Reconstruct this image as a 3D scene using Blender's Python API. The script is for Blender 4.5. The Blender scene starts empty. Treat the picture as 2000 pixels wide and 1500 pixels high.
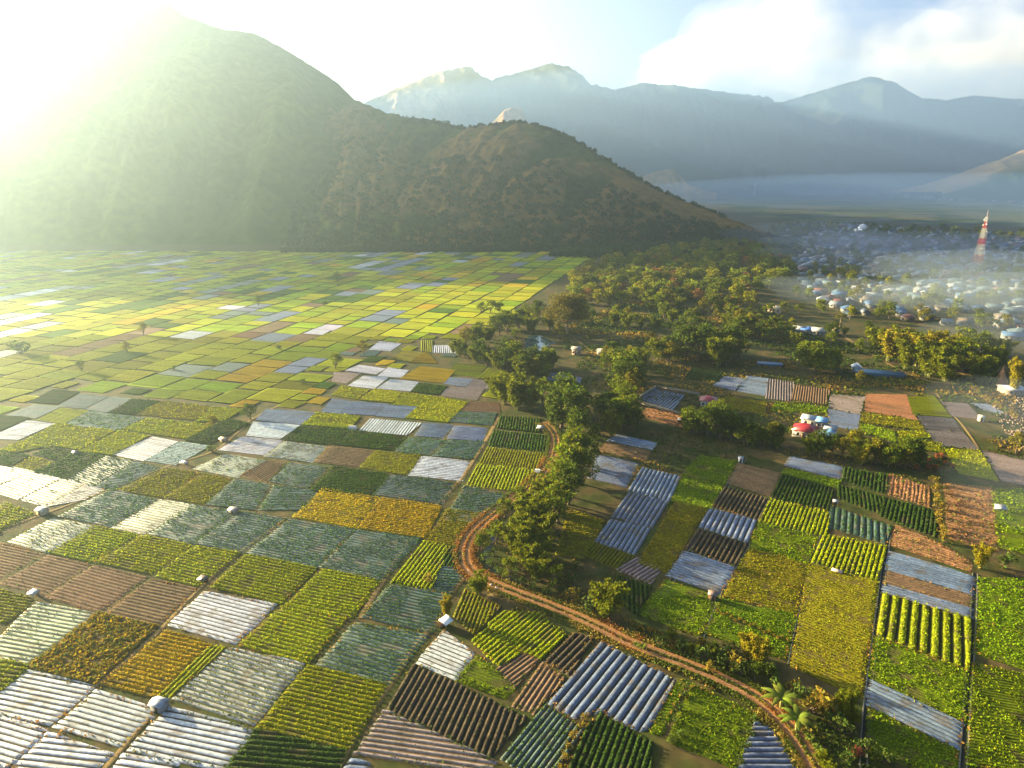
import bpy, math, random
import numpy as np
from mathutils import Vector, Matrix

random.seed(11)
RS = np.random.RandomState(5)
S = bpy.context.scene
COL = S.collection
R = math.radians

# ------------------------------------------------------------------ camera, sky, sun, exposure
F, PITCH, CH = 1333.0, R(17.5), 100.0
cd = bpy.data.cameras.new('camera')
cam = bpy.data.objects.new('camera', cd)
COL.objects.link(cam)
cam.location = (0, 0, CH)
cam.rotation_euler = (R(90) - PITCH, 0, 0)
cd.sensor_width = 36
cd.lens = 36 * F / 2000
cd.clip_start = 1
cd.clip_end = 60000
S.camera = cam

SUN_AZ, SUN_EL = R(-60), R(12)            # azimuth from the view direction, to the left
w = bpy.data.worlds.new('World')
S.world = w
w.use_nodes = True
nt = w.node_tree
bg = nt.nodes['Background']
sky = nt.nodes.new('ShaderNodeTexSky')
sky.sky_type = 'NISHITA'
sky.sun_disc = False
sky.sun_elevation = SUN_EL
sky.sun_rotation = SUN_AZ
sky.air_density = 0.5
sky.dust_density = 3.6
sky.ozone_density = 1.5
nt.links.new(sky.outputs[0], bg.inputs[0])
bg.inputs[1].default_value = 0.05

sl = bpy.data.lights.new('sun', 'SUN')
sun = bpy.data.objects.new('sun', sl)
COL.objects.link(sun)
sl.energy = 5.0
sl.angle = R(0.53)
sl.color = (1.0, 0.80, 0.43)
sdir = Vector((math.sin(SUN_AZ) * math.cos(SUN_EL), math.cos(SUN_AZ) * math.cos(SUN_EL), math.sin(SUN_EL)))
sun.rotation_euler = sdir.to_track_quat('Z', 'Y').to_euler()
sun.location = (-3000, 2000, 2000)

S.view_settings.view_transform = 'Standard'
S.view_settings.look = 'None'
S.view_settings.exposure = 3.15
S.view_settings.gamma = 1
S.render.engine = 'CYCLES'
S.cycles.use_denoising = True
S.cycles.max_bounces = 4
S.cycles.diffuse_bounces = 2
S.cycles.glossy_bounces = 2
S.cycles.transmission_bounces = 2
S.cycles.transparent_max_bounces = 8
S.cycles.volume_bounces = 0

HAZE_DENSITY = 0.0002

# ------------------------------------------------------------------ helpers
CP, SP = math.cos(PITCH), math.sin(PITCH)


def ray(px, py):
    a, b = (px - 1000) / F, (750 - py) / F
    return a, CP + b * SP, -SP + b * CP


def gp(px, py, z=0.0):
    """point of the level z seen at photo pixel px, py"""
    a, dy, dz = ray(px, py)
    t = (CH - z) / -dz
    return np.array([a * t, dy * t])


def at(px, py, Y):
    a, dy, dz = ray(px, py)
    return np.array([a * Y / dy, Y, CH + dz * Y / dy])


def proj(x, y, z=0.0):
    d = y * CP - (z - CH) * SP
    u = y * SP + (z - CH) * CP
    return 1000 + F * x / d, 750 - F * u / d


def inside(poly, x, y):
    c = False
    n = len(poly)
    j = n - 1
    for i in range(n):
        xi, yi = poly[i]
        xj, yj = poly[j]
        if (yi > y) != (yj > y) and x < (xj - xi) * (y - yi) / (yj - yi) + xi:
            c = not c
        j = i
    return c


class MB:
    """collects vertices, faces, material numbers and vertex colours of ONE mesh"""

    def __init__(s):
        s.v, s.f, s.m, s.c, s.n = [], [], [], [], 0

    def add(s, v, f, m=0, c=(1, 1, 1)):
        v = np.asarray(v, dtype=np.float32).reshape(-1, 3)
        f = np.asarray(f, dtype=np.int32)
        s.v.append(v)
        s.f.append(f + s.n)
        s.m.append(np.broadcast_to(np.asarray(m, dtype=np.int32), (len(f),)))
        c = np.asarray(c, dtype=np.float32)
        s.c.append(np.broadcast_to(c, (len(v), 3)))
        s.n += len(v)

    def box(s, lo, hi, m=0, c=(1, 1, 1), rot=0.0, org=(0, 0, 0)):
        x0, y0, z0 = lo
        x1, y1, z1 = hi
        v = np.array([(x0, y0, z0), (x1, y0, z0), (x1, y1, z0), (x0, y1, z0), (x0, y0, z1), (x1, y0, z1), (x1, y1, z1), (x0, y1, z1)], float)
        cr, sr = math.cos(rot), math.sin(rot)
        v = np.stack([v[:, 0] * cr - v[:, 1] * sr + org[0], v[:, 0] * sr + v[:, 1] * cr + org[1], v[:, 2] + org[2]], 1)
        s.add(v, [(3, 2, 1, 0), (4, 5, 6, 7), (0, 1, 5, 4), (1, 2, 6, 5), (2, 3, 7, 6), (3, 0, 4, 7)], m, c)

    def tube(s, pts, rad, k=6, m=0, c=(1, 1, 1)):
        pts = [Vector(p) for p in pts]
        n = len(pts)
        V = []
        for i, p in enumerate(pts):
            d = (pts[min(i + 1, n - 1)] - pts[max(i - 1, 0)]).normalized()
            a = d.cross(Vector((0.31, 0.95, 0.02)))
            if a.length < 1e-3:
                a = d.cross(Vector((1, 0, 0)))
            a.normalize()
            b = d.cross(a)
            r = rad[i] if hasattr(rad, '__len__') else rad
            for j in range(k):
                t = 2 * math.pi * j / k
                V.append(p + (a * math.cos(t) + b * math.sin(t)) * r)
        Fc = []
        for i in range(n - 1):
            for j in range(k):
                Fc.append((i * k + j, i * k + (j + 1) % k, (i + 1) * k + (j + 1) % k, (i + 1) * k + j))
        s.add([tuple(v) for v in V], Fc, m, c)
        s.add([tuple(v) for v in V[-k:]] + [tuple(pts[-1])], [(i, (i + 1) % k, k, k) for i in range(k)], m, c)

    def bar(s, p, q, r, m=0, c=(1, 1, 1), k=4):
        s.tube([p, q], [r, r], k, m, c)

    def mesh(s, name, mats, smooth=False):
        me = bpy.data.meshes.new(name)
        v = np.concatenate(s.v)
        f = np.concatenate([x.reshape(-1, 4) if x.shape[1] == 4 else np.concatenate([x, x[:, 2:3]], 1) for x in s.f])
        m = np.concatenate(s.m)
        c = np.concatenate(s.c)
        tri = f[:, 2] == f[:, 3]
        cnt = np.where(tri, 3, 4).astype(np.int32)
        mask = np.ones(f.shape, bool)
        mask[tri, 3] = False
        loops = f[mask]
        me.vertices.add(len(v))
        me.vertices.foreach_set('co', v.ravel())
        me.loops.add(len(loops))
        me.loops.foreach_set('vertex_index', loops.astype(np.int32))
        me.polygons.add(len(f))
        st = np.concatenate([[0], np.cumsum(cnt)[:-1]]).astype(np.int32)
        me.polygons.foreach_set('loop_start', st)
        me.polygons.foreach_set('material_index', m.astype(np.int32))
        if smooth:
            me.polygons.foreach_set('use_smooth', np.ones(len(f), bool))
        ca = me.color_attributes.new('Col', 'FLOAT_COLOR', 'POINT')
        ca.data.foreach_set('color', np.concatenate([c, np.ones((len(c), 1), np.float32)], 1).astype(np.float32).ravel())
        for x in mats:
            me.materials.append(x)
        me.update(calc_edges=True)
        me.validate()
        return me

    def obj(s, name, mats, parent=None, smooth=False):
        return link(name, s.mesh(name, mats, smooth), parent)


def link(name, data, parent=None):
    o = bpy.data.objects.new(name, data)
    COL.objects.link(o)
    if parent:
        o.parent = parent
    return o


def tag(o, label, cat, group=None):
    o['label'] = label
    o['category'] = cat
    if group:
        o['group'] = group
    return o


def thing(name, label, cat, loc=(0, 0, 0), rz=0.0, group=None):
    o = link(name, None)
    o.location = loc
    o.rotation_euler = (0, 0, rz)
    return tag(o, label, cat, group)


def setting(o, kind='structure'):
    o['kind'] = kind
    return o


def dup(root, loc, rz, sc=1.0, label=None, group=None):
    r = root.copy()
    COL.objects.link(r)
    r.location = loc
    r.rotation_euler = (0, 0, rz)
    r.scale = sc if hasattr(sc, '__len__') else (sc, sc, sc)
    if label:
        r['label'] = label
    if group:
        r['group'] = group
    for ch in list(root.children):
        c = ch.copy()
        COL.objects.link(c)
        c.parent = r
        for g in ch.children:
            d = g.copy()
            COL.objects.link(d)
            d.parent = c
    return r


def vnoise(x, y, seed=0):
    x = np.asarray(x, float)
    y = np.asarray(y, float)
    xi, yi = np.floor(x).astype(np.int64), np.floor(y).astype(np.int64)
    fx, fy = x - xi, y - yi
    fx, fy = fx * fx * (3 - 2 * fx), fy * fy * (3 - 2 * fy)

    def h(a, b):
        n = (a * 374761393 + b * 668265263 + seed * 974634777) & 0xFFFFFFFF
        n = ((n ^ (n >> 13)) * 1274126177) & 0xFFFFFFFF
        return ((n ^ (n >> 16)) & 0xFFFF) / 65535.0
    return (h(xi, yi) * (1 - fx) + h(xi + 1, yi) * fx) * (1 - fy) + (h(xi, yi + 1) * (1 - fx) + h(xi + 1, yi + 1) * fx) * fy


def fbm(x, y, seed=0, o=4):
    t, a, n = 0, 0.5, 0
    for i in range(o):
        t = t + a * vnoise(x * 2 ** i, y * 2 ** i, seed + i)
        n += a
        a *= 0.5
    return t / n


# ------------------------------------------------------------------ materials
def mat(name, col=None, rough=0.8, attr=False, noise=0.0, nscale=1.0, translucent=0.0, spec=0.3, col2=None, metal=0.0, bump=0.0, detail=4.0):
    m = bpy.data.materials.new(name)
    m.use_nodes = True
    n, l = m.node_tree.nodes, m.node_tree.links
    p = n['Principled BSDF']
    p.inputs['Roughness'].default_value = rough
    p.inputs['Specular IOR Level'].default_value = spec
    p.inputs['Metallic'].default_value = metal
    src = None
    if attr:
        a = n.new('ShaderNodeAttribute')
        a.attribute_name = 'Col'
        src = a.outputs['Color']
    else:
        c = n.new('ShaderNodeRGB')
        c.outputs[0].default_value = (*col, 1)
        src = c.outputs[0]
    if noise or col2 or bump:
        g = n.new('ShaderNodeNewGeometry')
        t = n.new('ShaderNodeTexNoise')
        t.inputs['Scale'].default_value = nscale
        t.inputs['Detail'].default_value = detail
        l.new(g.outputs['Position'], t.inputs['Vector'])
        if col2:
            r = n.new('ShaderNodeMapRange')
            r.inputs[1].default_value = 0.42
            r.inputs[2].default_value = 0.6
            l.new(t.outputs['Fac'], r.inputs[0])
            x = n.new('ShaderNodeMix')
            x.data_type = 'RGBA'
            l.new(r.outputs[0], x.inputs[0])
            l.new(src, x.inputs[6])
            x.inputs[7].default_value = (*col2, 1)
            src = x.outputs[2]
        if noise:
            r = n.new('ShaderNodeMapRange')
            r.inputs[1].default_value = 0.3
            r.inputs[2].default_value = 0.7
            r.inputs[3].default_value = 1 - noise
            r.inputs[4].default_value = 1 + noise
            t2 = n.new('ShaderNodeTexNoise')
            t2.inputs['Scale'].default_value = nscale * 2.7
            t2.inputs['Detail'].default_value = detail
            l.new(g.outputs['Position'], t2.inputs['Vector'])
            l.new(t2.outputs['Fac'], r.inputs[0])
            x = n.new('ShaderNodeVectorMath')
            x.operation = 'SCALE'
            l.new(src, x.inputs[0])
            l.new(r.outputs[0], x.inputs['Scale'])
            src = x.outputs[0]
        if bump:
            b = n.new('ShaderNodeBump')
            b.inputs['Strength'].default_value = 1.0
            b.inputs['Distance'].default_value = bump
            l.new(t.outputs['Fac'], b.inputs['Height'])
            l.new(b.outputs[0], p.inputs['Normal'])
    l.new(src, p.inputs['Base Color'])
    if translucent:
        tr = n.new('ShaderNodeBsdfTranslucent')
        l.new(src, tr.inputs['Color'])
        mx = n.new('ShaderNodeMixShader')
        mx.inputs[0].default_value = translucent
        l.new(p.outputs[0], mx.inputs[1])
        l.new(tr.outputs[0], mx.inputs[2])
        l.new(mx.outputs[0], n['Material Output'].inputs['Surface'])
    return m


M = dict(
    leaf=mat('leaf', attr=True, rough=0.7, translucent=0.34, spec=0.05),
    crop=mat('crop', attr=True, rough=0.75, noise=0.35, nscale=0.9, translucent=0.25, spec=0.05),
    soil=mat('soil', attr=True, rough=0.95, noise=0.35, nscale=0.7, spec=0.1),
    mulch=mat('mulch_film', attr=True, rough=0.5, noise=0.3, nscale=0.5, spec=0.35),
    bark=mat('bark', (0.12, 0.08, 0.05), rough=0.9, noise=0.3, nscale=2.0),
    pale_bark=mat('pale_bark', (0.32, 0.2, 0.12), rough=0.9, noise=0.3, nscale=2.0),
    bamboo=mat('bamboo_culm', (0.2, 0.2, 0.05), rough=0.6),
    plain=mat('painted_surface', attr=True, rough=0.6, noise=0.12, nscale=0.8),
    metal_roof=mat('sheet_roof', attr=True, rough=0.38, noise=0.14, nscale=0.6, spec=0.6),
    tower=mat('tower_paint', attr=True, rough=0.5),
    water=mat('pond_water', (0.03, 0.06, 0.07), rough=0.06, spec=0.9),
    track=mat('track_soil', attr=True, rough=0.95, noise=0.3, nscale=0.8, spec=0.1),
    hill=mat('hill_cover', attr=True, rough=0.95, noise=0.32, nscale=0.03, spec=0.05, detail=8),
    far_hill=mat('far_hill_cover', attr=True, rough=0.95, noise=0.35, nscale=0.012, spec=0.05, detail=8),
    ground=mat('ground_cover', (0.034, 0.042, 0.007), col2=(0.07, 0.05, 0.018), rough=0.95, noise=0.4, nscale=0.11, spec=0.1, detail=8),
)

# ------------------------------------------------------------------ ground
g = MB()
n = 40
xs = np.linspace(-6500, 7500, n)
ys = np.linspace(-700, 6900, n)
X, Y = np.meshgrid(xs, ys)
V = np.stack([X.ravel(), Y.ravel(), np.zeros(n * n)], 1)
idx = np.arange(n * n).reshape(n, n)
Q = np.stack([idx[:-1, :-1].ravel(), idx[:-1, 1:].ravel(), idx[1:, 1:].ravel(), idx[1:, :-1].ravel()], 1)
g.add(V, Q)
setting(g.obj('ground', [M['ground']]))


# ------------------------------------------------------------------ mountains
def mountain(name, ridge, front, back_run, seed, amp, spur, cols, m, nu=220, nv=70, prof=1.1, shear=0.3, rough_ridge=2.0):
    """ridge: (px, py, distance); front: (px, py of the foot); cols: function(u, v, n1, n2, P) -> rgb"""
    rx = np.array([r[0] for r in ridge], float)
    px = np.linspace(rx[0], rx[-1], nu)
    py = np.interp(px, rx, [r[1] for r in ridge])
    yd = np.interp(px, rx, [r[2] for r in ridge])
    fy = np.interp(px, [f[0] for f in front], [f[1] for f in front])
    top = np.array([at(a, b, c) for a, b, c in zip(px, py, yd)])
    foot = np.array([[*gp(a, b), -4.0] for a, b in zip(px, fy)])
    # smooth the foot line a little
    run = (top - foot)[:, :2]
    vv = np.linspace(0, 2, nv * 2 - 1)
    ul = np.concatenate([[0], np.cumsum(np.hypot(*np.diff(top[:, :2], axis=0).T))])
    P = np.zeros((len(vv), nu, 3))
    tv = np.zeros((len(vv), nu))
    for i, v in enumerate(vv):
        k = v if v <= 1 else 2 - v
        if v <= 1:
            xy = foot[:, :2] + run * v
        else:
            xy = top[:, :2] + np.array([0.1, 1.0]) * back_run * (v - 1)
        h = np.maximum(top[:, 2] + 4, 0) * (k ** prof)
        a = ul / spur + shear * (v if v <= 1 else v) * 3
        rn = 1 - np.abs(2 * fbm(a, np.full(nu, v * 0.9), seed, 4) - 1)
        rn2 = 1 - np.abs(2 * fbm(a * 2.7 + 9, np.full(nu, v * 2.2), seed + 7, 4) - 1)
        e = (math.sin(math.pi * min(k, 1)) ** 0.8) if k > 0 else 0
        e = e * 0.9 + 0.0
        rel = np.clip((top[:, 2]) / 250.0, 0.12, 2.2)
        d = amp * rel * e * ((rn - 0.6) * 1.0 + (rn2 - 0.6) * 0.45)
        d = d + rough_ridge * (fbm(ul / 14, np.full(nu, v * 30), seed + 3, 3) - 0.5) * min(1, k * 3)
        P[i, :, 0] = xy[:, 0]
        P[i, :, 1] = xy[:, 1] - (d * 0.6 if v <= 1 else 0)
        P[i, :, 2] = -4 + h + d
        tv[i] = rn * 0.7 + rn2 * 0.3
    nv2 = len(vv)
    big = fbm(P[..., 0] / 90, P[..., 1] / 90 + P[..., 2] / 60, seed + 11, 4)
    fine = fbm(P[..., 0] / 14, P[..., 1] / 14 + P[..., 2] / 10, seed + 12, 3)
    C = cols(np.broadcast_to(px, (nv2, nu)), np.broadcast_to(vv[:, None], (nv2, nu)), tv, big, fine)
    idx = np.arange(nv2 * nu).reshape(nv2, nu)
    Q = np.stack([idx[:-1, :-1].ravel(), idx[:-1, 1:].ravel(), idx[1:, 1:].ravel(), idx[1:, :-1].ravel()], 1)
    b = MB()
    b.add(P.reshape(-1, 3), Q, 0, C.reshape(-1, 3))
    o = b.obj(name, [m], smooth=True)
    setting(o)
    return P


def mix(a, b, t):
    t = np.clip(t, 0, 1)[..., None]
    return np.asarray(a) * (1 - t) + np.asarray(b) * t


FOREST, SCRUB, EARTH, BARE = (0.026, 0.05, 0.005), (0.07, 0.085, 0.008), (0.15, 0.085, 0.03), (0.42, 0.29, 0.17)


def col_green(px, v, rn, big, fine):
    c = mix(FOREST, SCRUB, (rn - 0.45) * 2.2 + (big - 0.5) * 2.0)
    return c * (0.75 + 0.5 * fine)[..., None]


def col_spur(px, v, rn, big, fine):  # earth ribs over dark gullies; the contrast also stands in for relief light
    c = mix((0.022, 0.036, 0.006), SCRUB, (rn - 0.5) * 3.0 + (big - 0.5) * 1.6 + 0.2)
    e = (rn - 0.66) * 7.0 + (big - 0.5) * 1.6 + (px - 900) / 800 + np.where(v > 0.85, -0.6, 0) + np.where(v < 0.2, -1.0, 0)
    c = mix(c, (0.2, 0.11, 0.03), np.clip(e, 0, 0.9))
    return c * (0.6 + 0.5 * fine)[..., None]


def col_far(px, v, rn, big, fine):
    c = mix((0.014, 0.022, 0.014), (0.026, 0.032, 0.018), (rn - 0.5) * 2 + (big - 0.5) * 2 + 0.2)  # cover kept dark and bluish to stand in for shade on far ranges
    bare = np.clip(1.6 - np.abs(px - 830) / 55, 0, 1) * np.clip((v - 0.35) * 4, 0, 1) * np.clip((rn - 0.35) * 4, 0, 1)
    c = mix(c, BARE, bare)
    return c * (0.8 + 0.4 * fine)[..., None]


def col_sunlit(px, v, rn, big, fine):
    c = mix(SCRUB, (0.36, 0.2, 0.08), (rn - 0.4) * 2 + (big - 0.5) * 1.5)  # scrub mixed with orange: warm sunlight put into the hill colour
    return c * (0.8 + 0.4 * fine)[..., None]


M1 = [(-1700, 40, 1750), (-1300, 10, 1650), (-900, -20, 1600), (-650, 30, 1580), (-400, 40, 1560), (-200, 46, 1560), (0, 54, 1550), (60, 46, 1550), (130, 30, 1550),
      (200, 2, 1560), (240, -14, 1560), (262, -17, 1560), (290, -8, 1560), (320, 4, 1560), (370, 35, 1560), (430, 55, 1560), (500, 66, 1560), (560, 98, 1555),
      (620, 135, 1550), (660, 163, 1550), (690, 192, 1540), (730, 228, 1530), (780, 280, 1500), (850, 360, 1450)]
mountain('mountain', M1, [(-1700, 474), (850, 480)], 700, 3, 75, 210, col_green, M['hill'], nu=420, nv=80, prof=1.05, shear=-0.3, rough_ridge=5)
SHADE_RIDGE = [(-900, -40, 2450), (-600, -30, 2400), (-400, 0, 2330), (-200, 22, 2300), (0, 78, 2300), (100, 62, 2300), (180, 40, 2300), (250, 22, 2300), (300, 28, 2300), (360, 62, 2300), (430, 92, 2300),
      (520, 116, 2300), (600, 165, 2300), (680, 250, 2300), (760, 330, 2300)]
mountain('mountain', SHADE_RIDGE, [(-900, 425), (760, 425)], 700, 93, 40, 260, col_green, M['hill'], nu=160, nv=40, prof=1.05, rough_ridge=5)  # unseen ridge added behind the first mountain to shade the town
M2 = [(560, 215, 1530), (640, 196, 1500), (690, 194, 1450), (730, 210, 1420), (760, 221, 1380), (810, 231, 1330), (870, 239, 1280), (905, 250, 1250), (960, 243, 1220),
      (1010, 238, 1200), (1060, 245, 1180), (1105, 261, 1160), (1150, 289, 1140), (1200, 320, 1110), (1250, 352, 1080), (1300, 378, 1060), (1340, 394, 1045),
      (1390, 413, 1025), (1440, 434, 1005), (1500, 456, 985), (1545, 470, 970)]
SPUR = mountain('mountain', M2, [(560, 489), (900, 488), (1100, 487), (1300, 481), (1450, 477), (1545, 473)], 420, 21, 85, 140, col_spur, M['hill'],
                nu=460, nv=110, prof=1.15, shear=-0.38, rough_ridge=5)
B1 = [(560, 260, 3168), (650, 232, 3168), (720, 196, 3212), (790, 166, 3256), (850, 143, 3300), (885, 141, 3344), (920, 140, 3388), (960, 156, 3388), (1000, 144, 3432), (1060, 129, 3432),
      (1110, 130, 3432), (1135, 146, 3432), (1150, 164, 3432), (1170, 175, 3432), (1200, 176, 3432), (1260, 162, 3520), (1340, 170, 3520), (1420, 180, 3608),
      (1480, 188, 3696), (1540, 214, 3784), (1650, 262, 3784), (1760, 300, 3784)]
mountain('mountain', B1, [(560, 385), (900, 378), (1300, 374), (1760, 370)], 1500, 33, 170, 330, col_far, M['far_hill'], nu=360, nv=70, prof=1.1, rough_ridge=10)
B2 = [(1360, 270, 4136), (1450, 205, 4136), (1520, 201, 4136), (1580, 184, 4136), (1640, 166, 4136), (1700, 149, 4136), (1745, 160, 4136), (1800, 192, 4136),
      (1850, 196, 4048), (1900, 186, 3960), (2000, 196, 3872), (2150, 225, 3784), (2400, 190, 3784), (2800, 260, 3784)]
mountain('mountain', B2, [(1360, 369), (2800, 369)], 1500, 44, 170, 330, col_far, M['far_hill'], nu=320, nv=70, prof=1.15, rough_ridge=10)
B3 = [(1040, 300, 2900), (1110, 246, 2900), (1180, 240, 2900), (1240, 262, 2900), (1300, 296, 2900), (1360, 325, 2850), (1420, 345, 2800), (1480, 366, 2750)]
mountain('hill', B3, [(1040, 388), (1480, 384)], 600, 52, 60, 260, col_far, M['far_hill'], nu=160, nv=50, rough_ridge=8)
B4 = [(1215, 362, 2500), (1255, 345, 2500), (1280, 336, 2500), (1300, 331, 2500), (1316, 329, 2500), (1328, 342, 2500), (1345, 362, 2450), (1400, 378, 2400)]
mountain('hill', B4, [(1215, 388), (1400, 390)], 300, 61, 50, 60, col_sunlit, M['far_hill'], nu=120, nv=40, rough_ridge=5)
B5 = [(1840, 374, 2500), (1890, 350, 2500), (1920, 336, 2520), (1960, 313, 2560), (2000, 294, 2600), (2100, 250, 2700), (2300, 240, 2700), (2500, 330, 2700)]
mountain('hill', B5, [(1840, 390), (1900, 394), (2500, 398)], 700, 71, 60, 150, lambda px, v, rn, big, fine: mix(FOREST, (0.36, 0.22, 0.1), (v - 0.72) * 4 + (rn - 0.5) * 2) * (0.8 + 0.4 * fine)[..., None], M['far_hill'], nu=160, nv=50, rough_ridge=6)
B6 = [(930, 262, 2700), (965, 236, 2700), (985, 215, 2700), (1000, 209, 2700), (1018, 212, 2700), (1035, 240, 2700), (1060, 280, 2700)]
mountain('hill', B6, [(930, 388), (1060, 388)], 300, 81, 40, 80, col_sunlit, M['far_hill'], nu=100, nv=40, rough_ridge=5)

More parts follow.
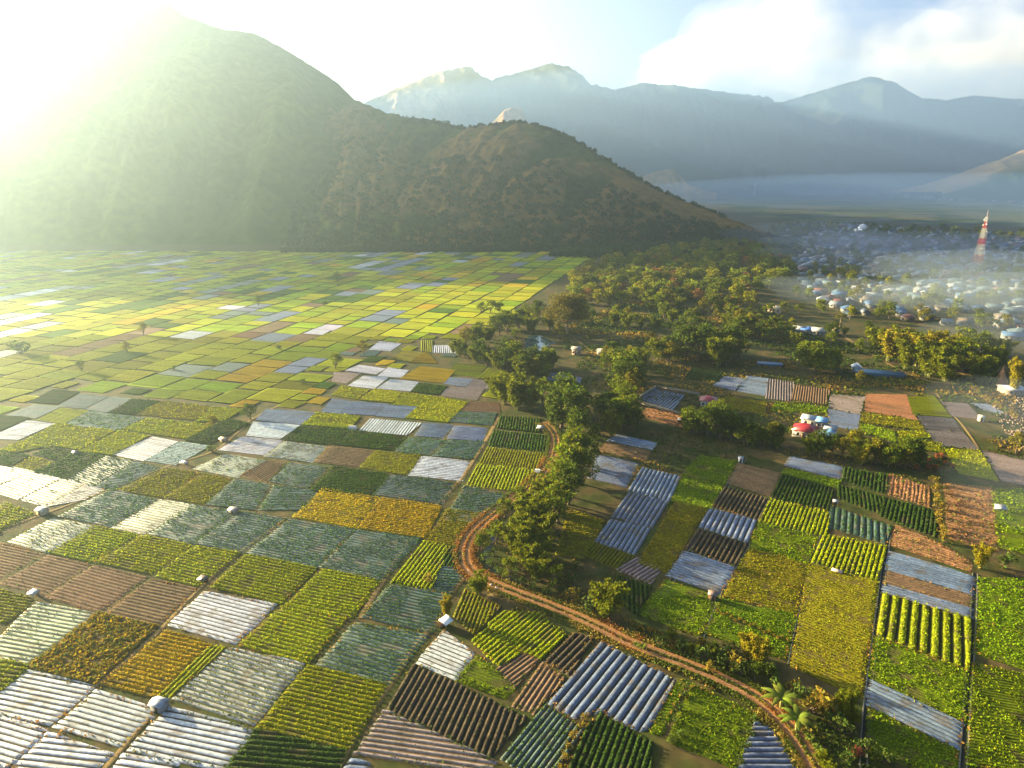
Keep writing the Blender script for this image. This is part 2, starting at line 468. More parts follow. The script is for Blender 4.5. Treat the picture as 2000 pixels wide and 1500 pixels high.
# ------------------------------------------------------------------ fields
CR = {4: (0, 450), 5: (650, 500), 6: (1300, 600), 7: (0, 975), 8: (650, 975), 9: (1300, 975)}
PLOTS = {
 4: '''L c -200 1380 -20 1420 190 1350 30 1310
L c -60 1450 100 1500 335 1385 200 1350
L c 110 1500 260 1540 475 1420 340 1390
L c 270 1540 470 1505 580 1445 480 1420
D c 200 1350 370 1390 580 1265 430 1240
T c 380 1390 510 1430 740 1290 590 1265
T c 525 1432 640 1442 900 1330 750 1290
O c 660 1450 900 1490 1110 1360 930 1330
O c 920 1490 1140 1530 1280 1390 1130 1360
M c 1080 1330 1325 1380 1490 1290 1250 1250
B l 1340 1370 1490 1400 1605 1300 1490 1285
T c 1500 1400 1710 1440 1820 1325 1610 1300
T c 1150 1530 1420 1560 1500 1420 1310 1390
T c 1450 1560 1700 1560 1770 1455 1530 1425
W c 1215 1225 1480 1255 1570 1175 1350 1155
W c 1380 1145 1560 1165 1670 1090 1420 1070
S c 1430 1060 1680 1085 1760 1020 1490 1000
M c 1480 1260 1740 1295 1815 1210 1585 1180
G c 1690 1085 1950 1105 2010 1040 1770 1020
D c 1590 1170 1870 1200 1940 1110 1670 1100
W c 630 1250 800 1285 990 1180 850 1155
Q c 810 1285 980 1310 1170 1205 1005 1185
G c 445 1235 630 1255 830 1150 670 1120
G c 305 1205 440 1225 640 1120 500 1105
G c 110 1195 270 1215 480 1105 320 1080
W c -60 1160 100 1170 305 1080 150 1065
D c -150 1110 0 1120 165 1050 0 1035
T c 40 1035 200 1050 330 990 190 975
G c 210 1060 350 1085 490 1010 340 995
T c 360 1085 660 1115 800 1050 500 1010
G c 690 1110 860 1140 990 1070 830 1050
G c 860 1140 1040 1165 1190 1090 1000 1070
D c 1045 1175 1170 1195 1390 1080 1270 1055
G c 1090 1070 1250 1065 1360 1000 1200 990
O c 900 1045 1080 1060 1195 990 1050 970
O c 755 1030 910 1040 1040 970 900 955
D c 610 1020 750 1030 890 955 740 945
T c 480 1000 600 1015 740 945 620 930
T c 320 985 470 995 600 930 450 915
D c 170 960 320 970 440 905 300 890
D c -120 1290 60 1320 160 1260 -20 1230
O c 80 1320 190 1340 300 1300 180 1270
D c 190 1250 330 1290 420 1245 300 1210
G c -140 1300 40 1250 240 1210 110 1180''',
 5: '''D l 920 960 1150 985 1150 910 935 895
D l 870 1060 1190 1095 1205 1000 900 975
O l 820 1160 1185 1195 1200 1105 865 1070
G l 750 1280 1110 1320 1170 1205 810 1165
T c 620 1475 840 1490 1020 1345 735 1285
T c 230 1330 610 1385 690 1270 320 1225
W c 425 1225 720 1255 760 1150 500 1120
D c -130 1310 225 1335 310 1220 0 1180
B c -100 1150 145 1180 225 1090 -20 1060
O c 155 1180 415 1225 490 1115 235 1090
T c 345 1090 540 1110 635 1030 430 1015
T c 560 1115 780 1135 855 1040 645 1030
W l 150 975 410 1000 490 935 210 910
D c 25 1055 340 1085 415 1010 90 975
S c 460 1005 610 1015 670 945 505 935
S c 640 1020 830 1035 860 965 680 950
T c 640 925 885 945 910 880 690 870
G c 410 905 640 930 750 820 590 790 470 850
S c 45 880 230 890 305 830 115 815
S c 240 895 400 905 465 845 310 835
S c -60 870 30 880 110 815 0 800
B c 715 865 930 875 920 820 770 815
N c 610 780 800 805 840 745 640 730
S c 620 715 740 730 780 690 655 680
N c 750 735 860 745 875 700 790 690
E c 630 655 810 675 860 610 690 600
G l 810 685 1030 690 950 640 870 630
W c 90 725 230 740 305 680 175 670
W c 250 740 430 755 475 705 325 690
N c 0 700 75 710 155 655 10 650
W c 70 640 240 660 290 630 150 610
W c 255 670 380 680 420 640 310 625
Y c 380 685 620 710 680 640 490 620
D c 440 760 580 775 640 730 490 715
G c 0 780 140 800 200 750 50 730
G c 150 805 330 820 380 765 235 745
G c 340 830 520 845 580 790 400 765
W c 205 525 320 530 380 490 260 478
T c 150 560 230 560 270 530 200 527
O c 330 570 430 590 500 540 400 530
Y c 440 595 580 600 530 545 510 540
W l 555 540 690 545 695 500 560 500
G l 495 530 550 540 555 475 495 475
S l 1650 1310 1870 1370 1940 1230 1730 1180
S l 1558 1454 1778 1518 1869 1368 1655 1320
S l 1467 1593 1681 1663 1767 1523 1553 1470
P c 1535 1030 1780 1080 1810 1045 1590 995
B c 1490 1090 1740 1140 1775 1090 1530 1040
S c 1430 1240 1630 1290 1700 1160 1470 1110
E c 1160 740 1370 770 1390 715 1190 705
S c 1190 690 1380 710 1385 680 1220 655
R c 1700 890 1960 960 1990 890 1760 850''',
 6: '''B l 705 515 890 545 915 460 720 435
N l 560 510 690 525 715 420 570 400
S c 405 470 550 495 570 400 455 385
S c 265 440 385 465 440 400 330 390
D l 105 400 290 420 335 355 160 335
E c 590 580 890 590 900 560 620 530
N c 910 560 1080 600 1110 500 925 490
S c 915 660 1065 690 1080 605 910 570
R c 1115 580 1400 630 1340 490 1120 485
O c 1090 640 1440 690 1400 635 1100 588
E c 1085 690 1280 755 1265 690 1090 650
G c 1385 600 1590 615 1495 500 1355 505
N c 1450 680 1640 690 1600 622 1410 608
N c 1520 770 1740 795 1650 695 1450 688
G c 1310 740 1480 730 1440 695 1300 700
G c 1390 790 1550 815 1530 760 1330 748
G c 1640 930 1850 970 1750 805 1560 795
N c 1600 608 1760 625 1680 540 1540 530
S c 1780 575 1900 602 1800 545 1700 540
N c 1880 970 2040 1000 2040 870 1770 805
O c 300 560 550 600 560 530 330 500
E c 90 940 320 990 400 860 190 830
E c 35 1080 255 1130 318 1000 88 948
K l 260 1110 525 1190 575 1070 335 1000
G l 525 1195 890 1280 910 1145 585 1075
D l 590 1065 900 1140 930 1010 655 935
E c 650 925 960 1008 975 970 675 900
S c 670 885 970 960 985 895 695 835
B c 345 980 590 1060 640 930 400 870
D l 985 965 1220 1040 1240 940 1000 895
R l 1230 1040 1470 1115 1460 1000 1250 935
D l 965 1065 1190 1150 1215 1060 960 990
D l 1197 1165 1500 1280 1510 1210 1480 1130 1225 1065
R c 1580 1290 1840 1370 1830 1010 1560 985
E c 1860 1340 2100 1400 2100 1020 1820 1010''',
 7: '''T c 330 95 620 152 880 10 610 -55
L c 632 158 800 195 1080 35 885 5
T c 835 192 1080 250 1315 72 1085 38
T c 1090 245 1350 295 1600 112 1335 72
T c 1380 300 1765 382 1985 172 1615 115
Y c 1640 100 1978 165 2110 -5 1805 -55
Y c 2000 163 2370 220 2460 45 2130 -5
M c 50 235 275 300 520 155 290 110
G c 280 300 515 352 765 200 530 155
G c 540 352 845 420 1070 260 790 205
G c 870 430 1105 490 1335 305 1085 265
G c 1180 490 1570 585 1765 390 1370 315
G c 1605 590 1960 662 2125 465 1800 395
G c 1340 815 1715 918 1930 670 1585 595
B c -200 400 -10 445 235 308 0 245
B c 0 470 250 535 495 370 270 315
B c 260 545 550 630 815 440 520 375
B c 590 640 880 710 1100 500 840 450
W c 935 700 1310 805 1535 590 1140 520
O c -100 670 30 690 200 570 0 510
V c -100 870 155 920 530 645 200 575
Z c 165 935 530 1030 870 715 550 640
Y c 570 1030 880 1110 1170 815 920 740
G l 895 1100 950 1105 1255 832 1185 818
M c 965 1110 1410 1255 1695 920 1265 835
G c -50 1060 10 1070 160 940 0 900
W c -40 1190 280 1258 522 1050 160 958 0 1080
W c 310 1270 670 1375 850 1215 820 1160 540 1070
W c -60 1470 40 1500 260 1295 0 1210
W c 70 1510 490 1560 620 1425 270 1310
W c 720 1400 1240 1515 1410 1290 940 1165
W c 600 1540 900 1590 980 1480 690 1425
G c 1440 1275 1940 1400 2160 1045 1720 935
D c 1240 1540 1850 1600 1925 1415 1430 1295
G c -120 150 0 180 190 85 20 20''',
 8: '''T c -80 920 315 1035 520 765 120 695
T c 160 655 550 745 665 530 320 485
T c -70 375 275 455 490 220 130 175
G l 330 465 545 500 650 265 510 240
D l 590 370 710 390 705 275 655 265
T c 555 500 670 510 720 450 715 390 580 375
O c 520 235 710 265 730 180 840 85 640 60
W c 470 915 685 1005 780 860 620 735
K l 310 1170 880 1440 1070 1225 690 1030 455 925
N c 130 1420 860 1530 905 1465 290 1185
S c 40 1540 230 1560 190 1480 100 1455
T l 945 1450 1200 1560 1390 1280 1190 1150
D l 1300 1560 1760 1560 1770 1360 1500 1200 1420 1280
S l 1210 1135 1350 1225 1490 1180 1710 1290 1760 1280 1905 1010 1500 800
E c 1775 1300 1825 1310 1970 1015 1915 1010
O l 680 650 790 750 930 600 740 510
G l 870 700 1050 850 1160 890 1290 760 1160 640 960 630
G l 780 790 930 930 1040 860 870 720
B l 905 960 1015 1050 1150 890 1050 855
B l 1010 1150 1120 1190 1290 1000 1170 920
K l 1190 905 1320 975 1450 770 1350 750
E c 690 1010 960 1110 1010 1060 900 950 810 880
O c 1250 310 1400 330 1510 120 1320 60
O l 1400 310 1580 385 1680 320 1460 245
N l 1590 390 1770 470 1830 385 1700 325
D l 1590 560 1690 640 1770 490 1590 430
O c 1708 357 1866 409 2080 57 1909 20''',
 9: '''E c -150 640 185 765 300 545 255 545 0 455
S c 5 425 305 530 390 385 100 295
K l 115 275 385 375 455 250 185 170
S l 190 155 455 240 500 115 250 50
E c 470 270 790 360 845 215 515 130
O c 395 395 750 500 795 370 470 280
O c 320 540 725 640 748 510 395 405
E c 225 750 660 890 724 650 318 548
G l 820 350 1180 455 1225 265 885 200
O c 700 930 1085 1105 1180 468 805 365
T l 905 155 1225 245 1255 150 920 35
R c 1255 255 1690 400 1700 350 1530 250 1290 150
S c 1230 395 1705 530 1720 435 1245 295
B c 1220 470 1700 600 1708 542 1235 402
S c 1215 520 1700 660 1704 612 1220 482
H l 1180 750 1680 950 1700 670 1215 530
E c 1140 990 1660 1245 1680 960 1170 770
S c 1130 1150 1630 1390 1650 1255 1145 1015
E c 1130 1420 1600 1560 1625 1410 1140 1170
E c 1690 1480 2100 1560 2100 1000 1720 920
E c 1725 860 2100 980 2100 780 1740 690
E c 1745 680 2100 790 2100 450 1750 440
E c 20 1350 390 1500 490 1200 150 1040
S c 400 1530 730 1530 610 1300 505 1250''',
}
# kind: bed material, bed colour, furrow colour, row spacing, row height, bed share, leaf density (per m2), leaf colour, leaf size
KIND = {
 'W': ('mulch', (0.35, 0.365, 0.40), (0.05, 0.035, 0.02), 1.2, 0.18, 0.68, 0, None, 0),
 'L': ('mulch', (0.52, 0.48, 0.36), (0.10, 0.09, 0.02), 1.2, 0.18, 0.66, 0.5, (0.13, 0.15, 0.02), 0.3),  # white film with the sun's yellow put into its colour
 'V': ('mulch', (0.30, 0.33, 0.20), (0.07, 0.08, 0.02), 1.2, 0.18, 0.62, 1.2, (0.13, 0.16, 0.03), 0.3),
 'S': ('mulch', (0.10, 0.13, 0.19), (0.05, 0.045, 0.03), 1.25, 0.3, 0.66, 0, None, 0),  # silver film; sky reflection and shade put into its blue-grey
 'P': ('mulch', (0.14, 0.2, 0.28), (0.12, 0.17, 0.24), 2.5, 0.02, 0.7, 0, None, 0),
 'N': ('mulch', (0.17, 0.13, 0.115), (0.09, 0.055, 0.03), 1.2, 0.22, 0.5, 0.3, (0.08, 0.09, 0.02), 0.3),
 'T': ('mulch', (0.06, 0.095, 0.075), (0.028, 0.042, 0.008), 1.15, 0.26, 0.6, 5, (0.06, 0.115, 0.010), 0.33),
 'Q': ('mulch', (0.22, 0.30, 0.25), (0.06, 0.09, 0.03), 1.15, 0.26, 0.6, 1.2, (0.05, 0.1, 0.03), 0.33),
 'M': ('mulch', (0.25, 0.27, 0.22), (0.09, 0.1, 0.02), 1.15, 0.26, 0.62, 2.4, (0.13, 0.15, 0.02), 0.34),
 'G': ('crop', (0.15, 0.165, 0.004), (0.045, 0.045, 0.005), 1.15, 0.38, 0.7, 5.5, (0.235, 0.25, 0.004), 0.34),
 'H': ('crop', (0.15, 0.165, 0.007), (0.03, 0.03, 0.006), 2.1, 0.55, 0.66, 6, (0.2, 0.24, 0.005), 0.36),
 'E': ('crop', (0.10, 0.14, 0.004), (0.06, 0.08, 0.004), 0.8, 0.14, 0.7, 6.5, (0.16, 0.225, 0.004), 0.38),
 'O': ('crop', (0.13, 0.115, 0.006), (0.065, 0.055, 0.008), 1.0, 0.28, 0.66, 5, (0.175, 0.175, 0.004), 0.34),
 'D': ('crop', (0.035, 0.06, 0.010), (0.02, 0.025, 0.008), 1.15, 0.42, 0.66, 5, (0.045, 0.09, 0.006), 0.36),
 'K': ('soil', (0.055, 0.04, 0.025), (0.022, 0.016, 0.01), 1.3, 0.34, 0.6, 1.6, (0.045, 0.06, 0.015), 0.3),
 'B': ('soil', (0.135, 0.085, 0.045), (0.085, 0.05, 0.026), 1.1, 0.2, 0.6, 0.5, (0.10, 0.09, 0.02), 0.25),
 'R': ('soil', (0.26, 0.12, 0.055), (0.17, 0.08, 0.035), 1.2, 0.14, 0.6, 4, (0.30, 0.15, 0.05), 0.36),
 'Y': ('crop', (0.24, 0.17, 0.005), (0.10, 0.07, 0.006), 1.1, 0.38, 0.7, 6, (0.32, 0.22, 0.006), 0.36),
 'Z': ('crop', (0.15, 0.10, 0.012), (0.11, 0.07, 0.015), 1.6, 0.3, 0.7, 9, (0.27, 0.19, 0.008), 0.6),
}
WIDE = {(5, 'S', 'l'): 1.45, (8, 'S', 'l'): 1.75, (9, 'T', 'l'): 1.8, (9, 'S', 'l'): 1.7}


def leaf_quads(P, size, rs, flat=0.5, aspect=0.6):
    """a quad leaf at each point, turned at random"""
    n = len(P)
    d = rs.normal(size=(n, 3))
    d[:, 2] = d[:, 2] * flat + 0.25
    d /= np.linalg.norm(d, axis=1)[:, None]
    e = rs.normal(size=(n, 3))
    e -= d * (e * d).sum(1)[:, None]
    e /= np.linalg.norm(e, axis=1)[:, None] + 1e-9
    s = (np.asarray(size) * (0.6 + 0.8 * rs.rand(n)))[:, None]
    a, b = d * s * 0.5, e * s * 0.5 * aspect
    V = np.stack([P - a, P + b, P + a, P - b], 1).reshape(-1, 3)
    Q = np.arange(4 * n).reshape(n, 4)
    return V, Q


def vary(c, n, rs, k=0.25, hue=0.12):
    c = np.asarray(c)[None] * (1 + k * (rs.rand(n, 1) * 2 - 1))
    return c * (1 + hue * (rs.rand(n, 3) * 2 - 1))


def inset(poly, d):
    poly = [np.array(p, float) for p in poly]
    n = len(poly)
    ar = sum(poly[i][0] * poly[(i + 1) % n][1] - poly[(i + 1) % n][0] * poly[i][1] for i in range(n))
    sg = 1 if ar > 0 else -1
    out = []
    for i in range(n):
        p0, p1, p2 = poly[i - 1], poly[i], poly[(i + 1) % n]
        e1 = (p1 - p0) / (np.linalg.norm(p1 - p0) + 1e-9)
        e2 = (p2 - p1) / (np.linalg.norm(p2 - p1) + 1e-9)
        n1, n2 = sg * np.array([-e1[1], e1[0]]), sg * np.array([-e2[1], e2[0]])
        b = n1 + n2
        k = d / max(0.4, (b @ n1))
        out.append(p1 + b * k)
    return out


TRACED = []


def field(crop, kind, dirn, pix, num):
    ox, oy = CR[crop]
    pg = [gp(ox + 0.35 * x, oy + 0.35 * y) for x, y in pix]
    full = pg
    pg = inset(pg, -0.45)
    bedm, bc, fc, sp, hh, share, dens, lc, ls = KIND[kind]
    sp = WIDE.get((crop, kind, dirn), sp)
    dist = np.mean([np.hypot(*p) for p in pg])
    TRACED.append(full)
    ax = (pg[1] - pg[0]) if dirn == 'c' else (pg[-1] - pg[0])
    ax = ax / np.linalg.norm(ax)
    nx = np.array([-ax[1], ax[0]])
    A = np.array(pg)
    tt, ss = A @ nx, A @ ax
    t0, t1 = tt.min(), tt.max()
    rows = max(2, int(round((t1 - t0) / sp)))
    sp = (t1 - t0) / rows
    e = (1 - share) / 2
    prof = [(e * 0.6, 0.0), (e, 0.35), (e + share * 0.14, 0.9), (0.5, 1.0), (1 - e - share * 0.14, 0.9), (1 - e, 0.35), (1 - e * 0.6, 0.0)]
    tl, zl, fur = [t0 + 1e-4], [0.0], [1]
    for r in range(rows):
        for a, z in prof:
            tl.append(t0 + (r + a) * sp)
            zl.append(z)
            fur.append(1 if z == 0 else 0)
    tl.append(t1 - 1e-4)
    zl.append(0.0)
    fur.append(1)
    step = 0.9 if dist < 190 else (1.8 if dist < 260 else 6.0)
    ns = max(2, int((ss.max() - ss.min()) / step))
    rs = np.random.RandomState(num * 7 + 1)
    tint = np.array([1, 1, 1]) * (1.28 if kind in 'GOYH' else 1.0) * (0.86 + 0.28 * rs.rand()) * (1 + 0.1 * (rs.rand(3) - 0.5))
    nL = len(tl)
    Vx = np.zeros((nL, ns, 3))
    n = len(pg)
    base = 0.03 + (num % 9) * 0.004
    for i, t in enumerate(tl):
        hits = []
        for j in range(n):
            a, b = A[j], A[(j + 1) % n]
            ta, tb = a @ nx, b @ nx
            if (ta - t) * (tb - t) <= 0 and abs(ta - tb) > 1e-9:
                k = (t - ta) / (tb - ta)
                hits.append((a + (b - a) * k) @ ax)
        if not hits:
            hits = [A[0] @ ax]
        s0, s1 = min(hits), max(hits)
        if step < 5:
            jr = np.random.RandomState(num * 31 + int((t - t0) / sp + 0.01)).rand(2) - 0.5
            s0, s1 = s0 + jr[0] * 0.5, s1 + jr[1] * 0.5
        s = np.linspace(s0, s1, ns)
        xy = s[:, None] * ax + t * nx
        z = zl[i] * hh * (0.8 + 0.4 * fbm(s / 1.7, np.full(ns, t / 1.1), num, 2)) + base
        wob = 0.16 * (fbm(s / 6.0, np.full(ns, math.floor((t - t0) / sp) * 7.3), num + 5, 2) - 0.5)
        if kind == 'R' or kind == 'Z':
            wob = wob * 5
        if 0 < i < nL - 1:
            xy = xy + nx[None] * wob[:, None]
        Vx[i, :, :2] = xy
        Vx[i, :, 2] = z
        if step < 5:
            Vx[i, 0, 2] = Vx[i, -1, 2] = 0.01
    idx = np.arange(nL * ns).reshape(nL, ns)
    Q = np.stack([idx[:-1, :-1].ravel(), idx[:-1, 1:].ravel(), idx[1:, 1:].ravel(), idx[1:, :-1].ravel()], 1)
    fa = np.array(fur)
    mi = np.repeat(np.where((fa[:-1] == 1) & (fa[1:] == 1), 1, 0), ns - 1)
    # colours: furrow or bed, worn patches of a size of their own
    pt = fbm(Vx[..., 0] / 3.5, Vx[..., 1] / 3.5, num + 31, 3)
    C = np.where(fa[:, None, None] == 1, np.array(fc)[None, None], np.array(bc)[None, None]) * tint
    C = C * (0.78 + 0.44 * pt)[..., None]
    rowi = np.clip(((np.array(tl) - t0) / sp + 0.001).astype(int), 0, rows)
    C = C * (0.88 + 0.24 * rs.rand(rows + 1))[rowi][:, None, None]
    worn = np.clip((fbm(Vx[..., 0] / 2.2 + 40, Vx[..., 1] / 2.2, num + 63, 3) - 0.6) * 5, 0, 0.6)[..., None]
    C = C * (1 - worn) + np.array((0.085, 0.06, 0.028)) * worn
    b = MB()
    b.add(Vx.reshape(-1, 3), Q, mi, C.reshape(-1, 3))
    # crop leaves
    if dens and dist < 330:
        k = 1.0 if dist < 170 else (0.6 if dist < 230 else 0.3)
        lsz = ls * (1.0 if dist < 170 else (1.25 if dist < 230 else 1.7))
        area = 0.5 * abs(sum(A[i][0] * A[(i + 1) % n][1] - A[(i + 1) % n][0] * A[i][1] for i in range(n)))
        m = int(area * dens * k)
        lo, hi = A.min(0), A.max(0)
        pts = lo + rs.rand(m * 3, 2) * (hi - lo)
        if kind not in 'EZR':
            t = pts @ nx
            r = np.floor((t - t0) / sp)
            t2 = t0 + (r + 0.5 + share * 0.42 * np.clip(rs.normal(size=len(t)) * 0.55, -1, 1)) * sp
            pts = pts + (t2 - t)[:, None] * nx
        ok = np.ones(len(pts), bool)
        for i in range(n):
            p, q = A[i], A[(i + 1) % n]
            cr = (q[0] - p[0]) * (pts[:, 1] - p[1]) - (q[1] - p[1]) * (pts[:, 0] - p[0])
            ok &= cr > 0.15
        if kind in 'MVZ':
            ok &= fbm(pts[:, 0] / 5, pts[:, 1] / 5, num + 77, 3) > (0.3 if kind == 'Z' else 0.45)
        elif kind in 'TE':
            ok &= fbm(pts[:, 0] / 4, pts[:, 1] / 4, num + 77, 3) > (0.36 + 0.2 * rs.rand(len(pts)) - 0.1)
        ok &= fbm(pts[:, 0] / 2.2 + 40, pts[:, 1] / 2.2, num + 63, 3) < 0.66 + 0.06 * rs.rand(len(pts))
        pts = pts[ok][:m]
        if len(pts):
            z = base + hh * 0.95 + rs.rand(len(pts)) * lsz * 0.5
            P = np.concatenate([pts, z[:, None]], 1)
            v, q = leaf_quads(P, np.full(len(P), lsz), rs, 0.8, 0.75)
            c = vary(np.array(lc) * tint, len(P), rs, 0.3, 0.15)
            if kind in 'ZR':
                c = np.where(rs.rand(len(P), 1) < 0.35, vary((0.09, 0.11, 0.015), len(P), rs), c)
            b.add(v, q, 2, np.repeat(c, 4, 0))
    o = b.obj('field', [M[bedm], M['soil'], M['leaf']])
    setting(o)


num = 0
for crp, txt in PLOTS.items():
    for ln in txt.splitlines():
        q = ln.split()
        xy = [float(x) for x in q[2:]]
        num += 1
        field(crp, q[0], q[1], list(zip(xy[::2], xy[1::2])), num)

# dirt road centre line
ROAD_PX = [(1060, 826), (1074, 838), (1083, 855), (1083, 875), (1075, 900), (1058, 925), (1030, 952), (990, 983), (945, 1020), (917, 1050), (906, 1080), (913, 1108),
           (940, 1130), (985, 1150), (1040, 1171), (1100, 1195), (1160, 1221), (1220, 1252), (1290, 1280), (1340, 1299), (1400, 1324), (1450, 1348), (1490, 1375),
           (1528, 1410), (1560, 1448), (1590, 1500), (1615, 1560)]


def smooth_line(px, k=6):
    P = np.array([gp(*p) for p in px])
    out = []
    n = len(P)
    for i in range(n - 1):
        p0, p1, p2, p3 = P[max(i - 1, 0)], P[i], P[i + 1], P[min(i + 2, n - 1)]
        for j in range(k):
            t = j / k
            out.append(0.5 * ((2 * p1) + (-p0 + p2) * t + (2 * p0 - 5 * p1 + 4 * p2 - p3) * t * t + (-p0 + 3 * p1 - 3 * p2 + p3) * t ** 3))
    out.append(P[-1])
    return np.array(out)


def normals(L):
    d = np.gradient(L, axis=0)
    d /= np.linalg.norm(d, axis=1)[:, None] + 1e-9
    return np.stack([-d[:, 1], d[:, 0]], 1)


def strip(name, L, offs, zs, cols, m, seed=1, wob=0.25):
    N = normals(L)
    V = np.zeros((len(offs), len(L), 3))
    C = np.zeros((len(offs), len(L), 3))
    for i, (o, z, c) in enumerate(zip(offs, zs, cols)):
        j = wob * (fbm(np.arange(len(L)) / 3.0, np.full(len(L), i * 9.1), seed, 3) - 0.5) * 2
        V[i, :, :2] = L + N * (o + j)[:, None] if np.ndim(j) else L + N * o
        V[i, :, 2] = z
        C[i] = np.array(c)[None] * (0.8 + 0.4 * fbm(np.arange(len(L)) / 2.0, np.full(len(L), i * 3.7), seed + 5, 3))[:, None]
    idx = np.arange(V.shape[0] * V.shape[1]).reshape(V.shape[:2])
    Q = np.stack([idx[:-1, :-1].ravel(), idx[:-1, 1:].ravel(), idx[1:, 1:].ravel(), idx[1:, :-1].ravel()], 1)
    b = MB()
    b.add(V.reshape(-1, 3), Q[:, ::-1], 0, C.reshape(-1, 3))
    o = b.obj(name, [m])
    setting(o)
    return o


ROAD = smooth_line(ROAD_PX)
D1, D2, VG = (0.24, 0.105, 0.033), (0.20, 0.105, 0.05), (0.13, 0.09, 0.02)
strip('dirt_road', ROAD, [-2.6, -2.0, -1.3, -1.0, -0.55, -0.2, 0.2, 0.55, 1.0, 1.3, 2.0, 2.6], [0.0, 0.3, 0.34, 0.26, 0.26, 0.34, 0.34, 0.26, 0.26, 0.34, 0.3, 0.0],
      [VG, VG, D1, D2, D2, D1, D1, D2, D2, D1, VG, VG], M['track'], 1, 0.4)

# side tracks and field paths (light bunds one can walk on)
PATHS = [([(985, 1152), (960, 1165), (945, 1172)], 1.2), ([(650, 1515), (700, 1425), (760, 1338), (815, 1255), (862, 1205), (880, 1160), (905, 1130)], 0.9),
         ([(706, 1208), (745, 1140), (800, 1055), (850, 990), (905, 930), (950, 860), (975, 815)], 0.9),
         ([(0, 1035), (90, 1003), (205, 960), (330, 910), (420, 880), (470, 840), (500, 815), (640, 745), (700, 715)], 0.8),
         ([(185, 1342), (298, 1246), (390, 1150), (472, 1076), (560, 1012)], 0.7), ([(195, 1515), (258, 1441), (296, 1396)], 0.7),
         ([(1828, 765), (1850, 798), (1882, 832), (1915, 882), (1946, 942)], 0.6), ([(1860, 720), (1920, 745), (1985, 765), (2060, 790)], 2.0), ([(1640, 650), (1700, 690), (1800, 740), (1900, 750)], 1.2),
         ([(0, 780), (240, 690), (500, 575), (700, 500)], 1.2), ([(1120, 660), (1180, 700), (1230, 720)], 0.8)]
for p, wd in PATHS:
    L = smooth_line(p, 8)
    strip('path', L, [-wd, -wd * 0.6, 0, wd * 0.6, wd], [0.0, 0.1, 0.12, 0.1, 0.0], [VG, (0.15, 0.10, 0.035), (0.17, 0.115, 0.05), (0.15, 0.10, 0.035), VG], M['track'], 3, wd * 0.2)

# irrigation ditches between the columns of plots on the right
DITCH = [[(1608, 1040), (1588, 1120), (1565, 1200), (1545, 1300)], [(1735, 1045), (1722, 1150), (1708, 1260), (1698, 1340), (1690, 1420), (1686, 1520)],
         [(1905, 1120), (1900, 1230), (1893, 1320), (1888, 1400), (1880, 1520)], [(1462, 1060), (1420, 1130), (1390, 1190), (1368, 1250)], [(1455, 895), (1400, 985), (1350, 1075), (1290, 1170)]]
for p in DITCH:
    L = smooth_line(p, 8)
    strip('ditch', L, [-0.75, -0.5, -0.42, 0.42, 0.5, 0.75], [0.02, 0.16, 0.012, 0.012, 0.16, 0.02], [(0.06, 0.06, 0.02), (0.2, 0.19, 0.16), (0.02, 0.022, 0.016), (0.02, 0.022, 0.016), (0.2, 0.19, 0.16), (0.06, 0.06, 0.02)], M['track'], 5, 0.08)

